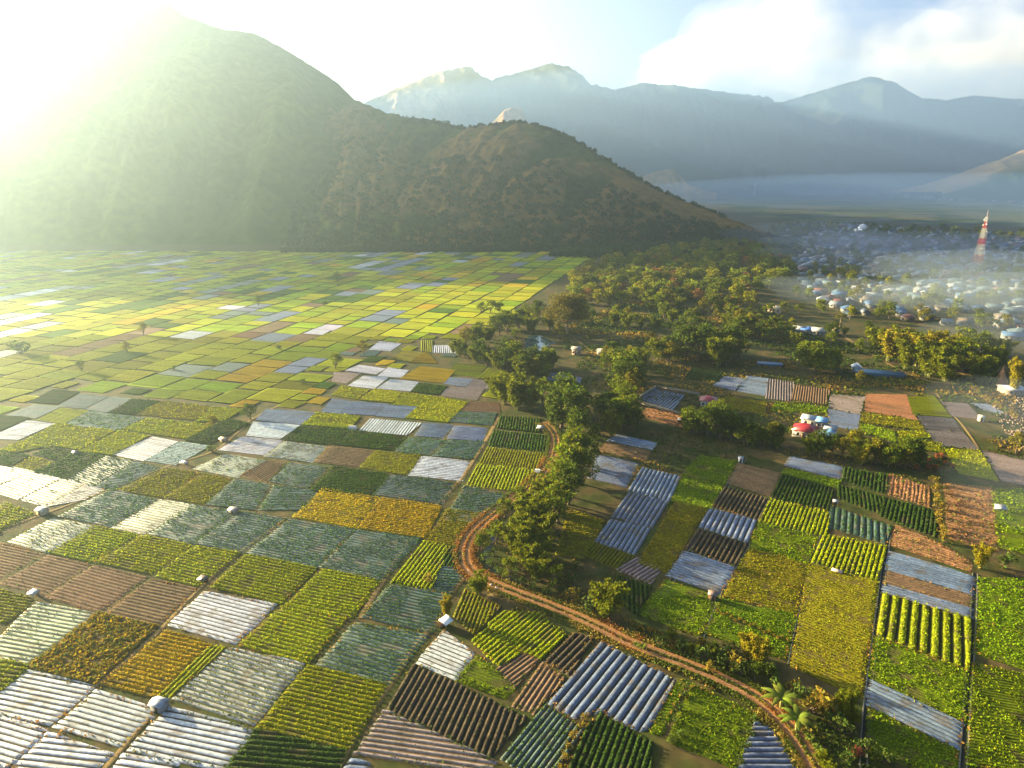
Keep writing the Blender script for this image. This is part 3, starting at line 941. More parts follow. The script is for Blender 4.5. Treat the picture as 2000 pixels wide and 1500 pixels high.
# the many plots of the far plain: one mesh
ZONE = [(-900, 489), (1140, 493), (1150, 512), (1075, 548), (1055, 580), (1020, 612), (930, 640), (880, 680), (900, 700), (975, 750), (970, 815), (905, 930), (830, 1090), (700, 1500), (-900, 1500)]
ang = R(-16.5)
ua, va = np.array([math.cos(ang), math.sin(ang)]), np.array([-math.sin(ang), math.cos(ang)])
rs = np.random.RandomState(8)
far = MB()
PAL = [('G', 46), ('E', 12), ('O', 14), ('D', 9), ('W', 4), ('T', 5), ('Y', 9), ('B', 4), ('S', 3)]
kinds = [k for k, c in PAL for _ in range(c)]
MI = {'crop': 0, 'soil': 1, 'mulch': 2}
TB = [(np.min(p, 0), np.max(p, 0), p) for p in TRACED]
NEWC = []
for ps in (0, 1):
    u = -1150.0
    sidx = 0
    while u < 420:
        du = rs.uniform(14, 21) if ps == 0 else rs.uniform(8, 11)
        v = -100.0
        sidx += 1
        prev = 'G'
        while v < 1150:
            dv = rs.uniform(12, 22) if ps == 0 else rs.uniform(7, 12)
            k = prev if rs.rand() < 0.35 else kinds[rs.randint(len(kinds))]
            c0 = ua * (u + du / 2) + va * (v + dv / 2)
            ok = c0[1] > 60
            if ok:
                px, py = proj(c0[0], c0[1])
                ok = inside(ZONE, px, py) and -420 < px
            if ok:
                i0 = 0.5 + 0.3 * rs.rand()
                cs = [ua * (u + a) + va * (v + b) for a, b in ((i0, i0), (du - i0, i0), (du - i0, dv - i0), (i0, dv - i0))]
                for lo, hi, p in (TB if ps == 0 else TB + NEWC):
                    if c0[0] < lo[0] - 30 or c0[0] > hi[0] + 30 or c0[1] < lo[1] - 30 or c0[1] > hi[1] + 30:
                        continue
                    tests = cs + [c0] + [(cs[i] + cs[(i + 1) % 4]) / 2 for i in range(4)]
                    if any(inside(p, *t) for t in tests) or any(inside(cs, *q) for q in p):
                        ok = False
                        break
                if ok and np.min(np.hypot(*(ROAD - c0).T)) < 16:
                    ok = False
            if ok:
                prev = k
                if ps == 0:
                    NEWC.append((np.min(cs, 0), np.max(cs, 0), list(cs)))
                bedm, bc, fc, sp, hh, share, dens, lc, ls = KIND[k]
                tint = (0.82 + 0.36 * rs.rand()) * (1 + 0.14 * (rs.rand(3) - 0.5))
                top = np.array(lc if (lc and bedm == 'crop') else bc) * tint
                if bedm == 'crop':
                    top = top * 1.35  # crops brightened to stand in for the glare veiling the plain
                else:
                    top = top * 0.85 + np.array(fc) * 0.2
                z0 = 0.1 + rs.rand() * 0.04
                nr = max(2, int(dv / 1.2)) if c0[1] < 420 else 0
                cs = [c + rs.normal(size=2) * 0.45 for c in cs]
                V = [(*p, 0.0) for p in cs] + [(*p, z0 + hh * 0.6) for p in cs]
                gn = 6
                tt = np.linspace(0, 1, gn)
                gx = np.array([[(cs[0] * (1 - a) + cs[1] * a) * (1 - c_) + (cs[3] * (1 - a) + cs[2] * a) * c_ for a in tt] for c_ in tt])
                gz = np.full((gn, gn, 1), z0 + hh * 0.6)
                gz[1:-1, 1:-1, 0] += hh * 0.3 * rs.rand(gn - 2, gn - 2)
                GV = np.concatenate([gx, gz], 2).reshape(-1, 3)
                gi = np.arange(gn * gn).reshape(gn, gn)
                gq = np.stack([gi[:-1, :-1].ravel(), gi[:-1, 1:].ravel(), gi[1:, 1:].ravel(), gi[1:, :-1].ravel()], 1)
                streak = 0.85 + 0.3 * rs.rand(gn, 1) if rs.rand() < 0.6 else 0.9 + 0.2 * rs.rand(gn, gn)
                gc = (np.ones((gn, gn)) * streak * (0.86 + 0.28 * rs.rand(gn, gn)))[..., None] * top
                far.add(GV, gq, MI[bedm], gc.reshape(-1, 3))
                far.add(V, [(0, 1, 5, 4), (1, 2, 6, 5), (2, 3, 7, 6), (3, 0, 4, 7)], MI['soil'] if bedm == 'mulch' else MI[bedm], np.array(fc) * tint)
                if nr:     # rows
                    for r in range(nr):
                        b0, b1 = i0 + 0.3 + (dv - 2 * i0 - 0.6) * (r + 0.2) / nr, i0 + 0.3 + (dv - 2 * i0 - 0.6) * (r + 0.8) / nr
                        q4 = [ua * (u + a) + va * (v + b) for a, b in ((i0 + .3, b0), (du - i0 - .3, b0), (du - i0 - .3, b1), (i0 + .3, b1))]
                        zz = z0 + hh * 0.92
                        VV = [(*q4[0], zz), (*q4[1], zz), (*((q4[1] + q4[2]) / 2), zz + 0.25), (*((q4[0] + q4[3]) / 2), zz + 0.25), (*q4[2], zz), (*q4[3], zz)]
                        far.add(VV, [(0, 1, 2, 3), (3, 2, 4, 5)], MI[bedm], np.array(lc if bedm == 'crop' and lc else bc) * tint * (0.85 + 0.3 * rs.rand()))
            v += dv
        u += du
setting(far.obj('fields', [M['crop'], M['soil'], M['mulch']]))
vf = MB()
v = 1250.0
while v < 3000:
    dv = rs.uniform(30, 60)
    u = 250.0
    while u < 3000:
        du = rs.uniform(25, 110)
        px, py = proj(u, v)
        if inside([(1330, 386), (2150, 386), (2150, 448), (1660, 436), (1540, 440), (1400, 415)], px, py):
            z0 = 0.15 + 0.2 * rs.rand()
            c = [(0.10, 0.12, 0.02), (0.05, 0.075, 0.015), (0.13, 0.12, 0.03), (0.12, 0.13, 0.10), (0.035, 0.06, 0.015)][rs.randint(5)]
            vf.add([(u, v, z0), (u + du - 2, v, z0), (u + du - 2, v + dv - 2, z0), (u, v + dv - 2, z0)], [(0, 1, 2, 3)], 0, np.array(c) * (0.8 + 0.4 * rs.rand()))
        u += du
    v += dv
setting(vf.obj('valley_fields', [M['crop']]))

# ------------------------------------------------------------------ tufts of grass on the bunds between plots, and verges of the road
rs = np.random.RandomState(21)
pts = []
for p in TRACED:
    d = np.mean([np.hypot(*q) for q in p])
    if d > 250:
        continue
    n = len(p)
    for i in range(n):
        e = p[(i + 1) % n] - p[i]
        L = np.linalg.norm(e)
        k = int(L * (3.0 if d < 170 else 1.6))
        if L > 1:
            t = rs.rand(k, 1)
            nn = np.array([-e[1], e[0]]) / L
            pts.append(p[i] + e * t + nn * rs.normal(size=(k, 1)) * 0.28)
pts = np.concatenate(pts)
b = MB()
P = np.concatenate([pts, 0.12 + 0.25 * rs.rand(len(pts), 1)], 1)
v, q = leaf_quads(P, np.full(len(P), 0.5), rs, 0.5, 0.6)
gold = fbm(pts[:, 0] / 14, pts[:, 1] / 14, 5, 3)[:, None]
c = np.where(gold > 0.56, vary((0.28, 0.15, 0.03), len(P), rs, 0.35), np.where(gold > 0.47, vary((0.17, 0.15, 0.02), len(P), rs, 0.35), vary((0.07, 0.095, 0.012), len(P), rs, 0.35)))
b.add(v, q, 0, np.repeat(c, 4, 0))
setting(b.obj('bund_grass', [M['leaf']]), 'stuff')

b = MB()
N = normals(ROAD)
pts = []
for i in range(len(ROAD) - 1):
    k = 110
    t = rs.rand(k, 1)
    base = ROAD[i] + (ROAD[i + 1] - ROAD[i]) * t
    sd = np.where(rs.rand(k, 1) < 0.5, -1, 1)
    off = 1.75 + np.abs(rs.normal(size=(k, 1))) * 0.75
    pts.append(base + N[i] * sd * off)
    k = 26
    t = rs.rand(k, 1)
    pts.append(ROAD[i] + (ROAD[i + 1] - ROAD[i]) * t + N[i] * rs.normal(size=(k, 1)) * 0.18)
pts = np.concatenate(pts)
P = np.concatenate([pts, 0.3 + 0.3 * rs.rand(len(pts), 1)], 1)
v, q = leaf_quads(P, np.full(len(P), 0.5), rs, 0.6, 0.6)
k = fbm(pts[:, 0] / 9, pts[:, 1] / 9, 15, 3)[:, None]
c = np.where(k > 0.58, vary((0.28, 0.13, 0.03), len(P), rs, 0.35), np.where(k > 0.42, vary((0.24, 0.18, 0.03), len(P), rs, 0.35), vary((0.10, 0.12, 0.015), len(P), rs, 0.35)))
b.add(v, q, 0, np.repeat(c, 4, 0))
setting(b.obj('verge_grass', [M['leaf']]), 'stuff')

# rough grass and weeds on the open ground right of the road and among the trees
OPEN = [(1090, 640), (1300, 560), (1500, 600), (1560, 650), (1700, 680), (1980, 760), (2010, 1000), (1950, 980), (1500, 880), (1300, 1000), (1240, 1200), (1160, 1190), (1020, 1120), (960, 1060), (1060, 960), (1140, 860), (1120, 760)]
LOW = [(1000, 1190), (1290, 1300), (1420, 1360), (1530, 1470), (1590, 1560), (1760, 1560), (1690, 1430), (1540, 1330), (1240, 1215), (1100, 1160)]
b = MB()
pts = []
for poly, cnt in ((OPEN, 60000), (LOW, 16000)):
    A = np.array([gp(*q) for q in poly])
    lo, hi = A.min(0), A.max(0)
    k = lo + rs.rand(cnt, 2) * (hi - lo)
    # keep points inside (vectorised even-odd test)
    c = np.zeros(len(k), bool)
    j = len(A) - 1
    for i in range(len(A)):
        cond = ((A[i, 1] > k[:, 1]) != (A[j, 1] > k[:, 1])) & (k[:, 0] < (A[j, 0] - A[i, 0]) * (k[:, 1] - A[i, 1]) / (A[j, 1] - A[i, 1] + 1e-12) + A[i, 0])
        c ^= cond
        j = i
    pts.append(k[c])
pts = np.concatenate(pts)
keep = fbm(pts[:, 0] / 16, pts[:, 1] / 16, 41, 3) > 0.42
for p in TRACED:
    A = np.array(p)
    lo, hi = A.min(0), A.max(0)
    bb = np.where((pts[:, 0] > lo[0]) & (pts[:, 0] < hi[0]) & (pts[:, 1] > lo[1]) & (pts[:, 1] < hi[1]) & keep)[0]
    for i in bb:
        if inside(p, *pts[i]):
            keep[i] = False
for q in range(0, len(ROAD), 2):
    keep &= np.hypot(*(pts - ROAD[q]).T) > 2.6
pts = pts[keep]
ds = np.hypot(*pts.T)
sz = np.clip(ds / 300, 0.55, 1.5)
P = np.concatenate([pts, (sz * 0.35)[:, None]], 1)
v, q = leaf_quads(P, sz * 1.1, rs, 0.7, 0.7)
k = fbm(pts[:, 0] / 22, pts[:, 1] / 22, 55, 3)[:, None]
c = np.where(k > 0.64, vary((0.22, 0.14, 0.02), len(P), rs, 0.3), np.where(k > 0.54, vary((0.12, 0.12, 0.01), len(P), rs, 0.3), vary((0.04, 0.065, 0.006), len(P), rs, 0.3)))
b.add(v, q, 0, np.repeat(c, 4, 0))
setting(b.obj('rough_grass', [M['leaf']]), 'stuff')


# ------------------------------------------------------------------ trees
def crown_leaves(b, clumps, per, size, rs, base, m=0, flat=0.6, aspect=0.65, dark=0.3):
    """leaves on the shells of many clumps"""
    for (c, r) in clumps:
        r = np.asarray(r) * np.ones(3)
        n = int(per * (r.prod() ** (2 / 3)))
        d = rs.normal(size=(n, 3))
        d /= np.linalg.norm(d, axis=1)[:, None]
        P = np.asarray(c) + d * r * (0.6 + 0.45 * rs.rand(n, 1))
        v, q = leaf_quads(P, np.full(n, size), rs, flat, aspect)
        col = vary(np.asarray(base) * (1 + dark * (rs.rand() * 2 - 1)), n, rs, 0.3, 0.18)
        b.add(v, q, m, np.repeat(col, 4, 0))


def limb(b, p, q, r0, r1, rs, m=0, k=6, c=(1, 1, 1), bend=0.12):
    p, q = np.array(p, float), np.array(q, float)
    L = np.linalg.norm(q - p)
    pts = [p + (q - p) * t + rs.normal(size=3) * L * bend * math.sin(math.pi * t) for t in np.linspace(0, 1, 5)]
    b.tube(pts, list(np.linspace(r0, r1, 5)), k, m, c)


def broad(seed, h=10.0, wd=9.0, base=(0.05, 0.075, 0.012), per=34, size=0.62, gap=0.25, trunk_h=0.18, ncl=28):
    """a tapered trunk with limbs, a crown of leaf clumps"""
    rs = np.random.RandomState(seed)
    tr, cr = MB(), MB()
    th = h * trunk_h
    limb(tr, (0, 0, -0.3), (rs.normal() * 0.2, rs.normal() * 0.2, th), h * 0.035, h * 0.024, rs, bend=0.04, k=8)
    cl = []
    for i in range(ncl):
        a = rs.rand() * 2 * math.pi
        t = rs.rand() ** 0.8
        rr = math.sqrt(rs.rand()) * wd * 0.42 * (1 - 0.55 * t ** 2.2)
        z = th * 0.9 + (h - th) * (0.12 + 0.74 * t)
        c = (rr * math.cos(a), rr * math.sin(a), z)
        r = wd * (0.10 + 0.09 * rs.rand())
        cl.append((c, (r, r, r * 0.75)))
        if i % 3 == 0:
            limb(tr, (0, 0, th * (0.7 + 0.3 * rs.rand())), (c[0] * 0.85, c[1] * 0.85, c[2] - r * 0.2), h * 0.016, h * 0.004, rs, k=5, bend=0.08)
    crown_leaves(cr, cl, per, size, rs, base)
    return tr, cr


def bamboo(seed, h=10.0, base=(0.135, 0.15, 0.005), n=15, spread=3.2):
    """a clump of culms arching outwards with drooping plumes"""
    rs = np.random.RandomState(seed)
    tr, cr = MB(), MB()
    for i in range(n):
        a = rs.rand() * 2 * math.pi
        o = rs.rand() * 0.7
        hh = h * (0.68 + 0.34 * rs.rand())
        out = spread * (0.45 + 0.75 * rs.rand())
        P = []
        for t in np.linspace(0, 1, 9):
            r = o + out * t ** 2.2
            P.append((math.cos(a) * r, math.sin(a) * r, hh * (t - 0.22 * t ** 4) - 0.2))
        tr.tube(P, list(np.linspace(0.08, 0.02, 9)), 5)
        for t in np.linspace(0.28, 1.0, 11):
            k = min(7.999, t * 8)
            j = int(k)
            c = np.array(P[j]) * (1 - (k - j)) + np.array(P[j + 1]) * (k - j)
            m = 26
            rad = 0.35 + 0.75 * math.sin(math.pi * min(1, t * 0.95))
            Q = c + rs.normal(size=(m, 3)) * np.array([rad, rad, rad * 0.8]) * 0.55 + np.array([0, 0, -0.15])
            v, q = leaf_quads(Q, np.full(m, 0.75), rs, 0.8, 0.34)
            col = vary(np.asarray(base) * (0.85 + 0.3 * rs.rand()), m, rs, 0.3, 0.15)
            cr.add(v, q, 0, np.repeat(col, 4, 0))
    return tr, cr


def banana(seed, h=3.6):
    rs = np.random.RandomState(seed)
    tr, cr = MB(), MB()
    for s in range(1):
        ox, oy = rs.normal() * 0.5, rs.normal() * 0.5
        hs = h * (0.35 + 0.2 * rs.rand())
        tr.tube([(ox, oy, -0.1), (ox * 1.1, oy * 1.1, hs * 0.6), (ox * 1.15, oy * 1.15, hs)], [0.17, 0.14, 0.09], 7, 0)
        for i in range(9):
            a = 2 * math.pi * i / 9 + rs.rand() * 0.5
            L = h * (0.5 + 0.18 * rs.rand())
            V, dirv, side = [], np.array([math.cos(a), math.sin(a)]), np.array([-math.sin(a), math.cos(a)])
            up = 0.55 + 0.5 * rs.rand()
            for t in np.linspace(0, 1, 7):
                r, z = L * t * 0.9, hs + L * (up * t - 0.95 * t * t * up)
                wv = 0.30 * math.sin(math.pi * (0.12 + 0.86 * t)) * (h / 3.6)
                c = np.array([ox * 1.15, oy * 1.15]) + dirv * r
                V += [(*(c - side * wv), z - 0.05), (*c, z + 0.04), (*(c + side * wv), z - 0.05)]
            Fq = []
            for j in range(6):
                k = 3 * j
                Fq += [(k, k + 1, k + 4, k + 3), (k + 1, k + 2, k + 5, k + 4)]
            cr.add(V, Fq, 0, vary((0.12, 0.15, 0.018), 1, rs, 0.3)[0])
    return tr, cr


def palm(seed, h=7.0):
    rs = np.random.RandomState(seed)
    tr, cr = MB(), MB()
    tr.tube([(0, 0, -0.2), (0.1, 0.05, h * 0.4), (0.15, 0, h * 0.8)], [0.2, 0.14, 0.13], 7)
    for i in range(16):
        a = 2 * math.pi * i / 16 + rs.rand() * 0.3
        up = 0.25 + 0.9 * rs.rand()
        L = h * 0.36
        for t in np.linspace(0.12, 1, 8):
            c = np.array([0.15 + math.cos(a) * L * t, math.sin(a) * L * t, h * 0.8 + L * (up * t - 0.85 * t * t)])
            m = 5
            Q = c + rs.normal(size=(m, 3)) * 0.16
            v, q = leaf_quads(Q, np.full(m, 0.9), rs, 0.6, 0.3)
            cr.add(v, q, 0, np.repeat(vary((0.11, 0.11, 0.015), m, rs), 4, 0))
    return tr, cr


def shrub(seed, h=2.2, base=(0.07, 0.1, 0.014), ncl=9):
    rs = np.random.RandomState(seed)
    tr, cr = MB(), MB()
    cl = []
    for i in range(ncl):
        a, rr = rs.rand() * 2 * math.pi, rs.rand() * h * 0.55
        c = (rr * math.cos(a), rr * math.sin(a), h * (0.28 + 0.5 * rs.rand()))
        r = h * (0.2 + 0.12 * rs.rand())
        cl.append((c, r))
        limb(tr, (0, 0, -0.1), (c[0] * 0.8, c[1] * 0.8, c[2]), 0.05, 0.015, rs, k=4)
    crown_leaves(cr, cl, 60, 0.4, rs, base)
    return tr, cr


DARK, MID, OLIVE, YELLOW, RUST = (0.06, 0.085, 0.005), (0.115, 0.14, 0.005), (0.16, 0.14, 0.007), (0.24, 0.20, 0.010), (0.2, 0.10, 0.025)
PROTO = {}


def proto(kind, tc, tm='bark'):
    t, c = tc
    PROTO.setdefault(kind, []).append((t.mesh('trunk', [M[tm]]), c.mesh('crown', [M['leaf']])))


for i in range(4):
    proto('dark', broad(100 + i, 10, 9.5, DARK))
    proto('green', broad(120 + i, 9, 8, MID, ncl=22))
    proto('bamboo', bamboo(140 + i), 'bamboo')
    proto('shrub', shrub(160 + i))
for i in range(2):
    proto('olive', broad(180 + i, 9, 7.5, OLIVE, ncl=20))
    proto('yellow', bamboo(190 + i, 10, YELLOW, 14, 2.8), 'bamboo')
    proto('dry', broad(200 + i, 8, 7, RUST, per=20, ncl=16))
    proto('golden_shrub', shrub(210 + i, 2.2, (0.22, 0.16, 0.02)))
    proto('banana', banana(220 + i), 'bamboo')
    proto('red_shrub', shrub(240 + i, 2.2, (0.3, 0.09, 0.035)))
proto('palm', palm(230), 'pale_bark')
proto('wide', broad(250, 13, 22, MID, per=40, size=0.8, ncl=46, trunk_h=0.22))
tall = broad(264, 30, 36, (0.12, 0.10, 0.012), per=13, size=1.0, ncl=44, trunk_h=0.3)
proto('tall', tall, 'pale_bark')
proto('spindle', broad(270, 9, 4.0, YELLOW, per=60, size=0.5, ncl=14, trunk_h=0.3), 'pale_bark')
BASEH = dict(dark=10, green=9, bamboo=10, shrub=2.2, olive=9, yellow=10, dry=8, golden_shrub=2.2, banana=3.6, palm=7, wide=13, tall=30, spindle=9, red_shrub=2.2)
NAMES = dict(dark='broadleaf_tree', green='broadleaf_tree', bamboo='bamboo_clump', shrub='shrub', olive='broadleaf_tree', yellow='bamboo_clump', dry='dry_tree', golden_shrub='shrub',
             banana='banana_plant', palm='palm_tree', wide='spreading_tree', tall='tall_tree', spindle='slender_tree', red_shrub='shrub')
CATS = dict(bamboo='bamboo', yellow='bamboo', shrub='shrub', golden_shrub='shrub', red_shrub='shrub', banana='banana plant', palm='palm')
tn = [0]


def tree(kind, px, py, h, label, group=None, wide=1.0):
    tn[0] += 1
    k = tn[0]
    x, y = gp(px, py)
    t, c = PROTO[kind][k % len(PROTO[kind])]
    s = h / BASEH[kind] * (1.55 if h > 4 and kind not in ('palm', 'tall', 'wide', 'spindle') else (0.66 if kind == 'banana' else 1.1))
    r = thing(NAMES[kind], label, CATS.get(kind, 'tree'), (x, y, 0), (k * 2.399) % 6.283, group)
    r.scale = (s * wide, s * wide, s)
    link('trunk', t, r)
    link('crown', c, r)
    return r


# named single trees
MIDP = [[(930, 650), (1060, 615), (1100, 640), (1060, 655), (960, 690), (900, 690)], [(880, 690), (1000, 705), (1100, 720), (1090, 745), (980, 735)], [(1120, 600), (1240, 600), (1480, 610), (1560, 660), (1450, 680), (1230, 650), (1130, 650)],
        [(1180, 700), (1260, 700), (1260, 780), (1190, 790)], [(1270, 680), (1450, 690), (1460, 715), (1290, 715)], [(1150, 790), (1235, 800), (1300, 860), (1160, 850)], [(1330, 825), (1470, 860), (1560, 880), (1640, 900), (1800, 905), (1780, 920), (1500, 880), (1340, 850)],
        [(1690, 660), (1960, 690), (1950, 745), (1860, 730), (1720, 700)], [(1480, 640), (1700, 650), (1690, 690), (1500, 680)]]
MIDN = [16, 20, 46, 14, 18, 12, 26, 24, 12]
MIDK = ['dark', 'bamboo', 'green', 'dark', 'olive', 'green', 'bamboo']
MIDT = ['leafy tree in the belt between plain and pond', 'leafy tree in the dense belt just below the pond', 'leafy tree on the shaded ground between the wood and the mulch plots', 'leafy tree beside the tall clump left of the walled plot',
        'leafy tree filling the dark clump right of the pond', 'leafy tree on the dark ground above the blue sheet plot', 'small tree in the long dark hedgerow below hut and villa', 'leafy tree filling the golden belt below the town', 'scattered tree on the shaded field right of the dirt track']
tree('tall', 1108, 652, 25, 'tallest tree, brown green crown and bare orange trunk right of the pond')
tree('wide', 1592, 722, 13, 'broad spreading green tree standing alone in the shaded field below the small palm', wide=1.0)
tree('palm', 1640, 640, 9, 'small palm with a pale trunk above the broad spreading tree')
tree('green', 656, 722, 6.5, 'lone round tree on the path beside pale plots in the middle of the plain')
tree('olive', 710, 692, 6, 'small thin olive tree standing in the green plots right of the lone round tree')
tree('dark', 489, 820, 5.0, 'small dark tree at the bend of the field path beside white mulch plots')
tree('shrub', 415, 882, 3.0, 'dark bush at the lower end of the curved field path')
tree('green', 160, 726, 4.5, 'small tree on the far path at the left, above an orange plot')
tree('shrub', 40, 692, 5, 'wide hazy bush on pale green plots at the left edge', wide=1.6)
tree('olive', 281, 655, 6, 'slim pale tree in the hazy plots at the left of the plain')
tree('olive', 248, 690, 5, 'thin sapling at the path corner below the slim pale tree')
tree('shrub', 340, 724, 2.5, 'low dark bush beside the yellow plot in the plain')
tree('shrub', 545, 684, 3, 'low dark bush on the bund right of four pale plots')
tree('shrub', 592, 750, 2.6, 'small dark bush on the field path left of the pale square plot')
tree('green', 505, 598, 6, 'small round tree by the long path far out in the plain')
tree('green', 660, 552, 7, 'tree at the shadow edge far across the plain')
tree('shrub', 635, 598, 3.5, 'bush among the far orange and green plots')
tree('olive', 417, 842, 5, 'slender sapling in the dark green plot beside the curved path')
for i, (x, y, h) in enumerate([(940, 612, 6), (958, 612, 7), (975, 612, 6)]):
    tree('green', x, y, h, 'one of the three trees in a tight clump amid the far green plots', 'trees of the clump in the far plots')
tree('bamboo', 935, 1160, 4.5, 'round bright shrub-like bamboo beside the dirt road junction', wide=1.1)
tree('yellow', 872, 1205, 4.5, 'narrow yellow green bush behind the brown hut with a white lean-to', wide=0.7)
tree('golden_shrub', 838, 1140, 2.4, 'golden bush at the corner of the small teal plot')
tree('bamboo', 1182, 1205, 8, 'feathery bamboo plume by the dark pool below the bend')
tree('golden_shrub', 1118, 1172, 3.2, 'yellowish bush on the bank above the road, left of the bamboo plume')
tree('shrub', 1152, 1195, 3.5, 'green bush beside the foot of the bamboo plume')
tree('yellow', 1978, 770, 14, 'tall leaning golden bamboo at the right edge above the white roof', wide=0.55)
tree('green', 1931, 742, 8, 'small tree with a leaning trunk left of the rust coloured mound', wide=0.7)
tree('shrub', 1926, 752, 4.5, 'dense green bush below the leaning tree, left of the rust coloured mound', wide=1.2)
tree('olive', 1984, 885, 6, 'small tree with a bare trunk on the dry ground at the right edge')
tree('yellow', 1912, 1110, 5.5, 'pale spiky golden clump at the tip of the red brown plot', wide=0.9)
tree('shrub', 1965, 1110, 4, 'hazy bush right of the pale spiky golden clump')
tree('olive', 1632, 726, 5, 'small round olive tree left of the white gabled shed')
tree('olive', 1677, 750, 5, 'small pale tree in front of the long blue shed')

# the bamboo and trees along the river beside the road
for i, (x, y) in enumerate([(985, 1012), (968, 1030), (955, 1046), (946, 1062), (943, 1078), (947, 1094), (958, 1108), (975, 1122), (995, 1133), (1018, 1143), (1042, 1152), (1065, 1160), (970, 1060), (965, 1085), (985, 1105),
                            (1010, 1120), (1085, 1150), (1110, 1140), (1090, 1120), (1120, 1110), (1015, 985), (1045, 965), (1075, 935)]):
    tree('shrub' if i % 4 else 'green', x, y, 2.2 if i % 4 else 4.5, 'dark bush on the river bank inside the sharp road bend', 'bushes on the inner bank of the road bend')
BANK = [(985, 790, 12, 'bamboo'), (1008, 800, 13, 'bamboo'), (1036, 800, 12, 'bamboo'), (966, 775, 8, 'bamboo'), (1060, 790, 9, 'green'),
        (1096, 835, 15, 'dark'), (1118, 850, 14, 'dark'), (1110, 812, 12, 'green'), (1132, 880, 11, 'dark'), (1124, 912, 10, 'green'), (1112, 940, 10, 'green'), (1136, 945, 8, 'dark'),
        (1092, 965, 9, 'green'), (1110, 985, 9, 'dark'), (1068, 1000, 9, 'bamboo'), (1088, 1022, 9, 'green'), (1040, 1030, 9, 'bamboo'), (1062, 1050, 8, 'bamboo'),
        (1020, 1052, 8, 'bamboo'), (1040, 1085, 8, 'bamboo'), (1004, 1080, 8, 'bamboo'), (1030, 1112, 7, 'bamboo'), (1062, 1095, 7, 'bamboo'), (1052, 1135, 6, 'bamboo'),
        (1140, 910, 8, 'dark'), (1085, 985, 7, 'green')]
for x, y, h, k in BANK:
    if k == 'bamboo':
        tree(k, x, y, h, 'bushy bamboo clump along the river beside the bending dirt road', 'bamboo along the road bend')
    else:
        tree(k, x, y, h, 'leafy broadleaf tree in the row along the river beside the dirt road', 'trees along the road bend')
# trees round the pond and the middle ground
for x, y, h, k in [(938, 660, 7, 'dark'), (955, 668, 8, 'bamboo'), (975, 655, 9, 'dark'), (992, 648, 8, 'green'), (1012, 640, 9, 'dark'), (1030, 632, 10, 'green'), (1052, 622, 9, 'dark'),
                   (1010, 668, 6, 'green'), (1090, 660, 7, 'olive')]:
    tree(k, x, y, h, 'tree in the dark belt left of and behind the pond', 'trees behind the pond')
for x, y, h, k in [(905, 700, 6, 'dark'), (928, 708, 8, 'bamboo'), (950, 715, 8, 'dark'), (972, 722, 9, 'bamboo'), (992, 724, 9, 'dark'), (1014, 722, 8, 'bamboo'), (1036, 724, 9, 'dark'),
                   (1056, 728, 8, 'green'), (1075, 722, 7, 'bamboo'), (885, 690, 5, 'bamboo'), (1020, 745, 6, 'bamboo'), (1068, 742, 6, 'green')]:
    tree(k, x, y, h, 'tree or bamboo in the belt in front of the pond', 'trees in front of the pond')
for x, y, h, k in [(1215, 775, 12, 'dark'), (1232, 785, 10, 'olive'), (1198, 740, 11, 'dark'), (1212, 752, 12, 'green'), (1240, 765, 9, 'dark'), (1225, 730, 8, 'bamboo'), (1182, 725, 7, 'green')]:
    tree(k, x, y, h, 'tree in the tall clump left of the walled blue plot', 'trees left of the walled plot')
for x, y, h, k in [(1285, 702, 11, 'bamboo'), (1302, 694, 8, 'dark'), (1340, 698, 13, 'dark'), (1362, 704, 14, 'dark'), (1382, 700, 12, 'dark'), (1402, 715, 14, 'bamboo'), (1425, 708, 14, 'dark'), (1442, 700, 11, 'green'), (1325, 690, 9, 'dark')]:
    tree(k, x, y, h, 'big dark tree in the clump above the mulch plots, right of the pond', 'dark trees above the mulch plots')
for x, y, h, k in [(1362, 845, 7, 'dark'), (1382, 852, 9, 'dark'), (1405, 856, 9, 'dark'), (1428, 860, 8, 'dark'), (1345, 832, 6, 'green'), (1452, 868, 6, 'green'), (1395, 835, 8, 'green'), (1340, 850, 4, 'olive')]:
    tree(k, x, y, h, 'dark tree in the clump below the red roofed hut', 'trees below the red roofed hut')
for x, y, h, k in [(1580, 882, 4, 'dark'), (1598, 888, 4.5, 'green'), (1624, 885, 5, 'dark'), (1645, 890, 5, 'olive'), (1662, 885, 6, 'olive'), (1680, 908, 6, 'yellow'), (1668, 872, 5, 'olive'), (1718, 905, 5.5, 'dark'),
                   (1740, 902, 5, 'green'), (1762, 890, 6, 'green'), (1785, 900, 5, 'olive'), (1545, 850, 4, 'green'), (1720, 890, 4, 'dark')]:
    tree(k, x, y, h, 'small tree in the row below the white house with the red roof', 'trees below the white house')
for x, y, h, k in [(1712, 690, 13, 'bamboo'), (1735, 705, 14, 'yellow'), (1752, 690, 14, 'bamboo'), (1768, 722, 13, 'bamboo'), (1790, 715, 14, 'yellow'), (1812, 735, 14, 'bamboo'), (1835, 715, 15, 'yellow'), (1858, 722, 14, 'bamboo'),
                   (1845, 745, 12, 'bamboo'), (1880, 728, 12, 'green'), (1905, 742, 12, 'bamboo'), (1935, 730, 12, 'bamboo'), (1905, 700, 11, 'green'), (1875, 690, 11, 'green'), (1800, 690, 9, 'green'), (1930, 690, 8, 'green')]:
    tree(k, x, y, h, 'tall golden green bamboo or tree in the sunlit belt below the town', 'bamboo belt below the town')
for x, y, h in [(1255, 1268, 3.8), (1243, 1262, 3.0)]:
    tree('banana', x, y, h, 'banana plant at the roadside where two grow together above the wide silver plot', 'pair of banana plants')
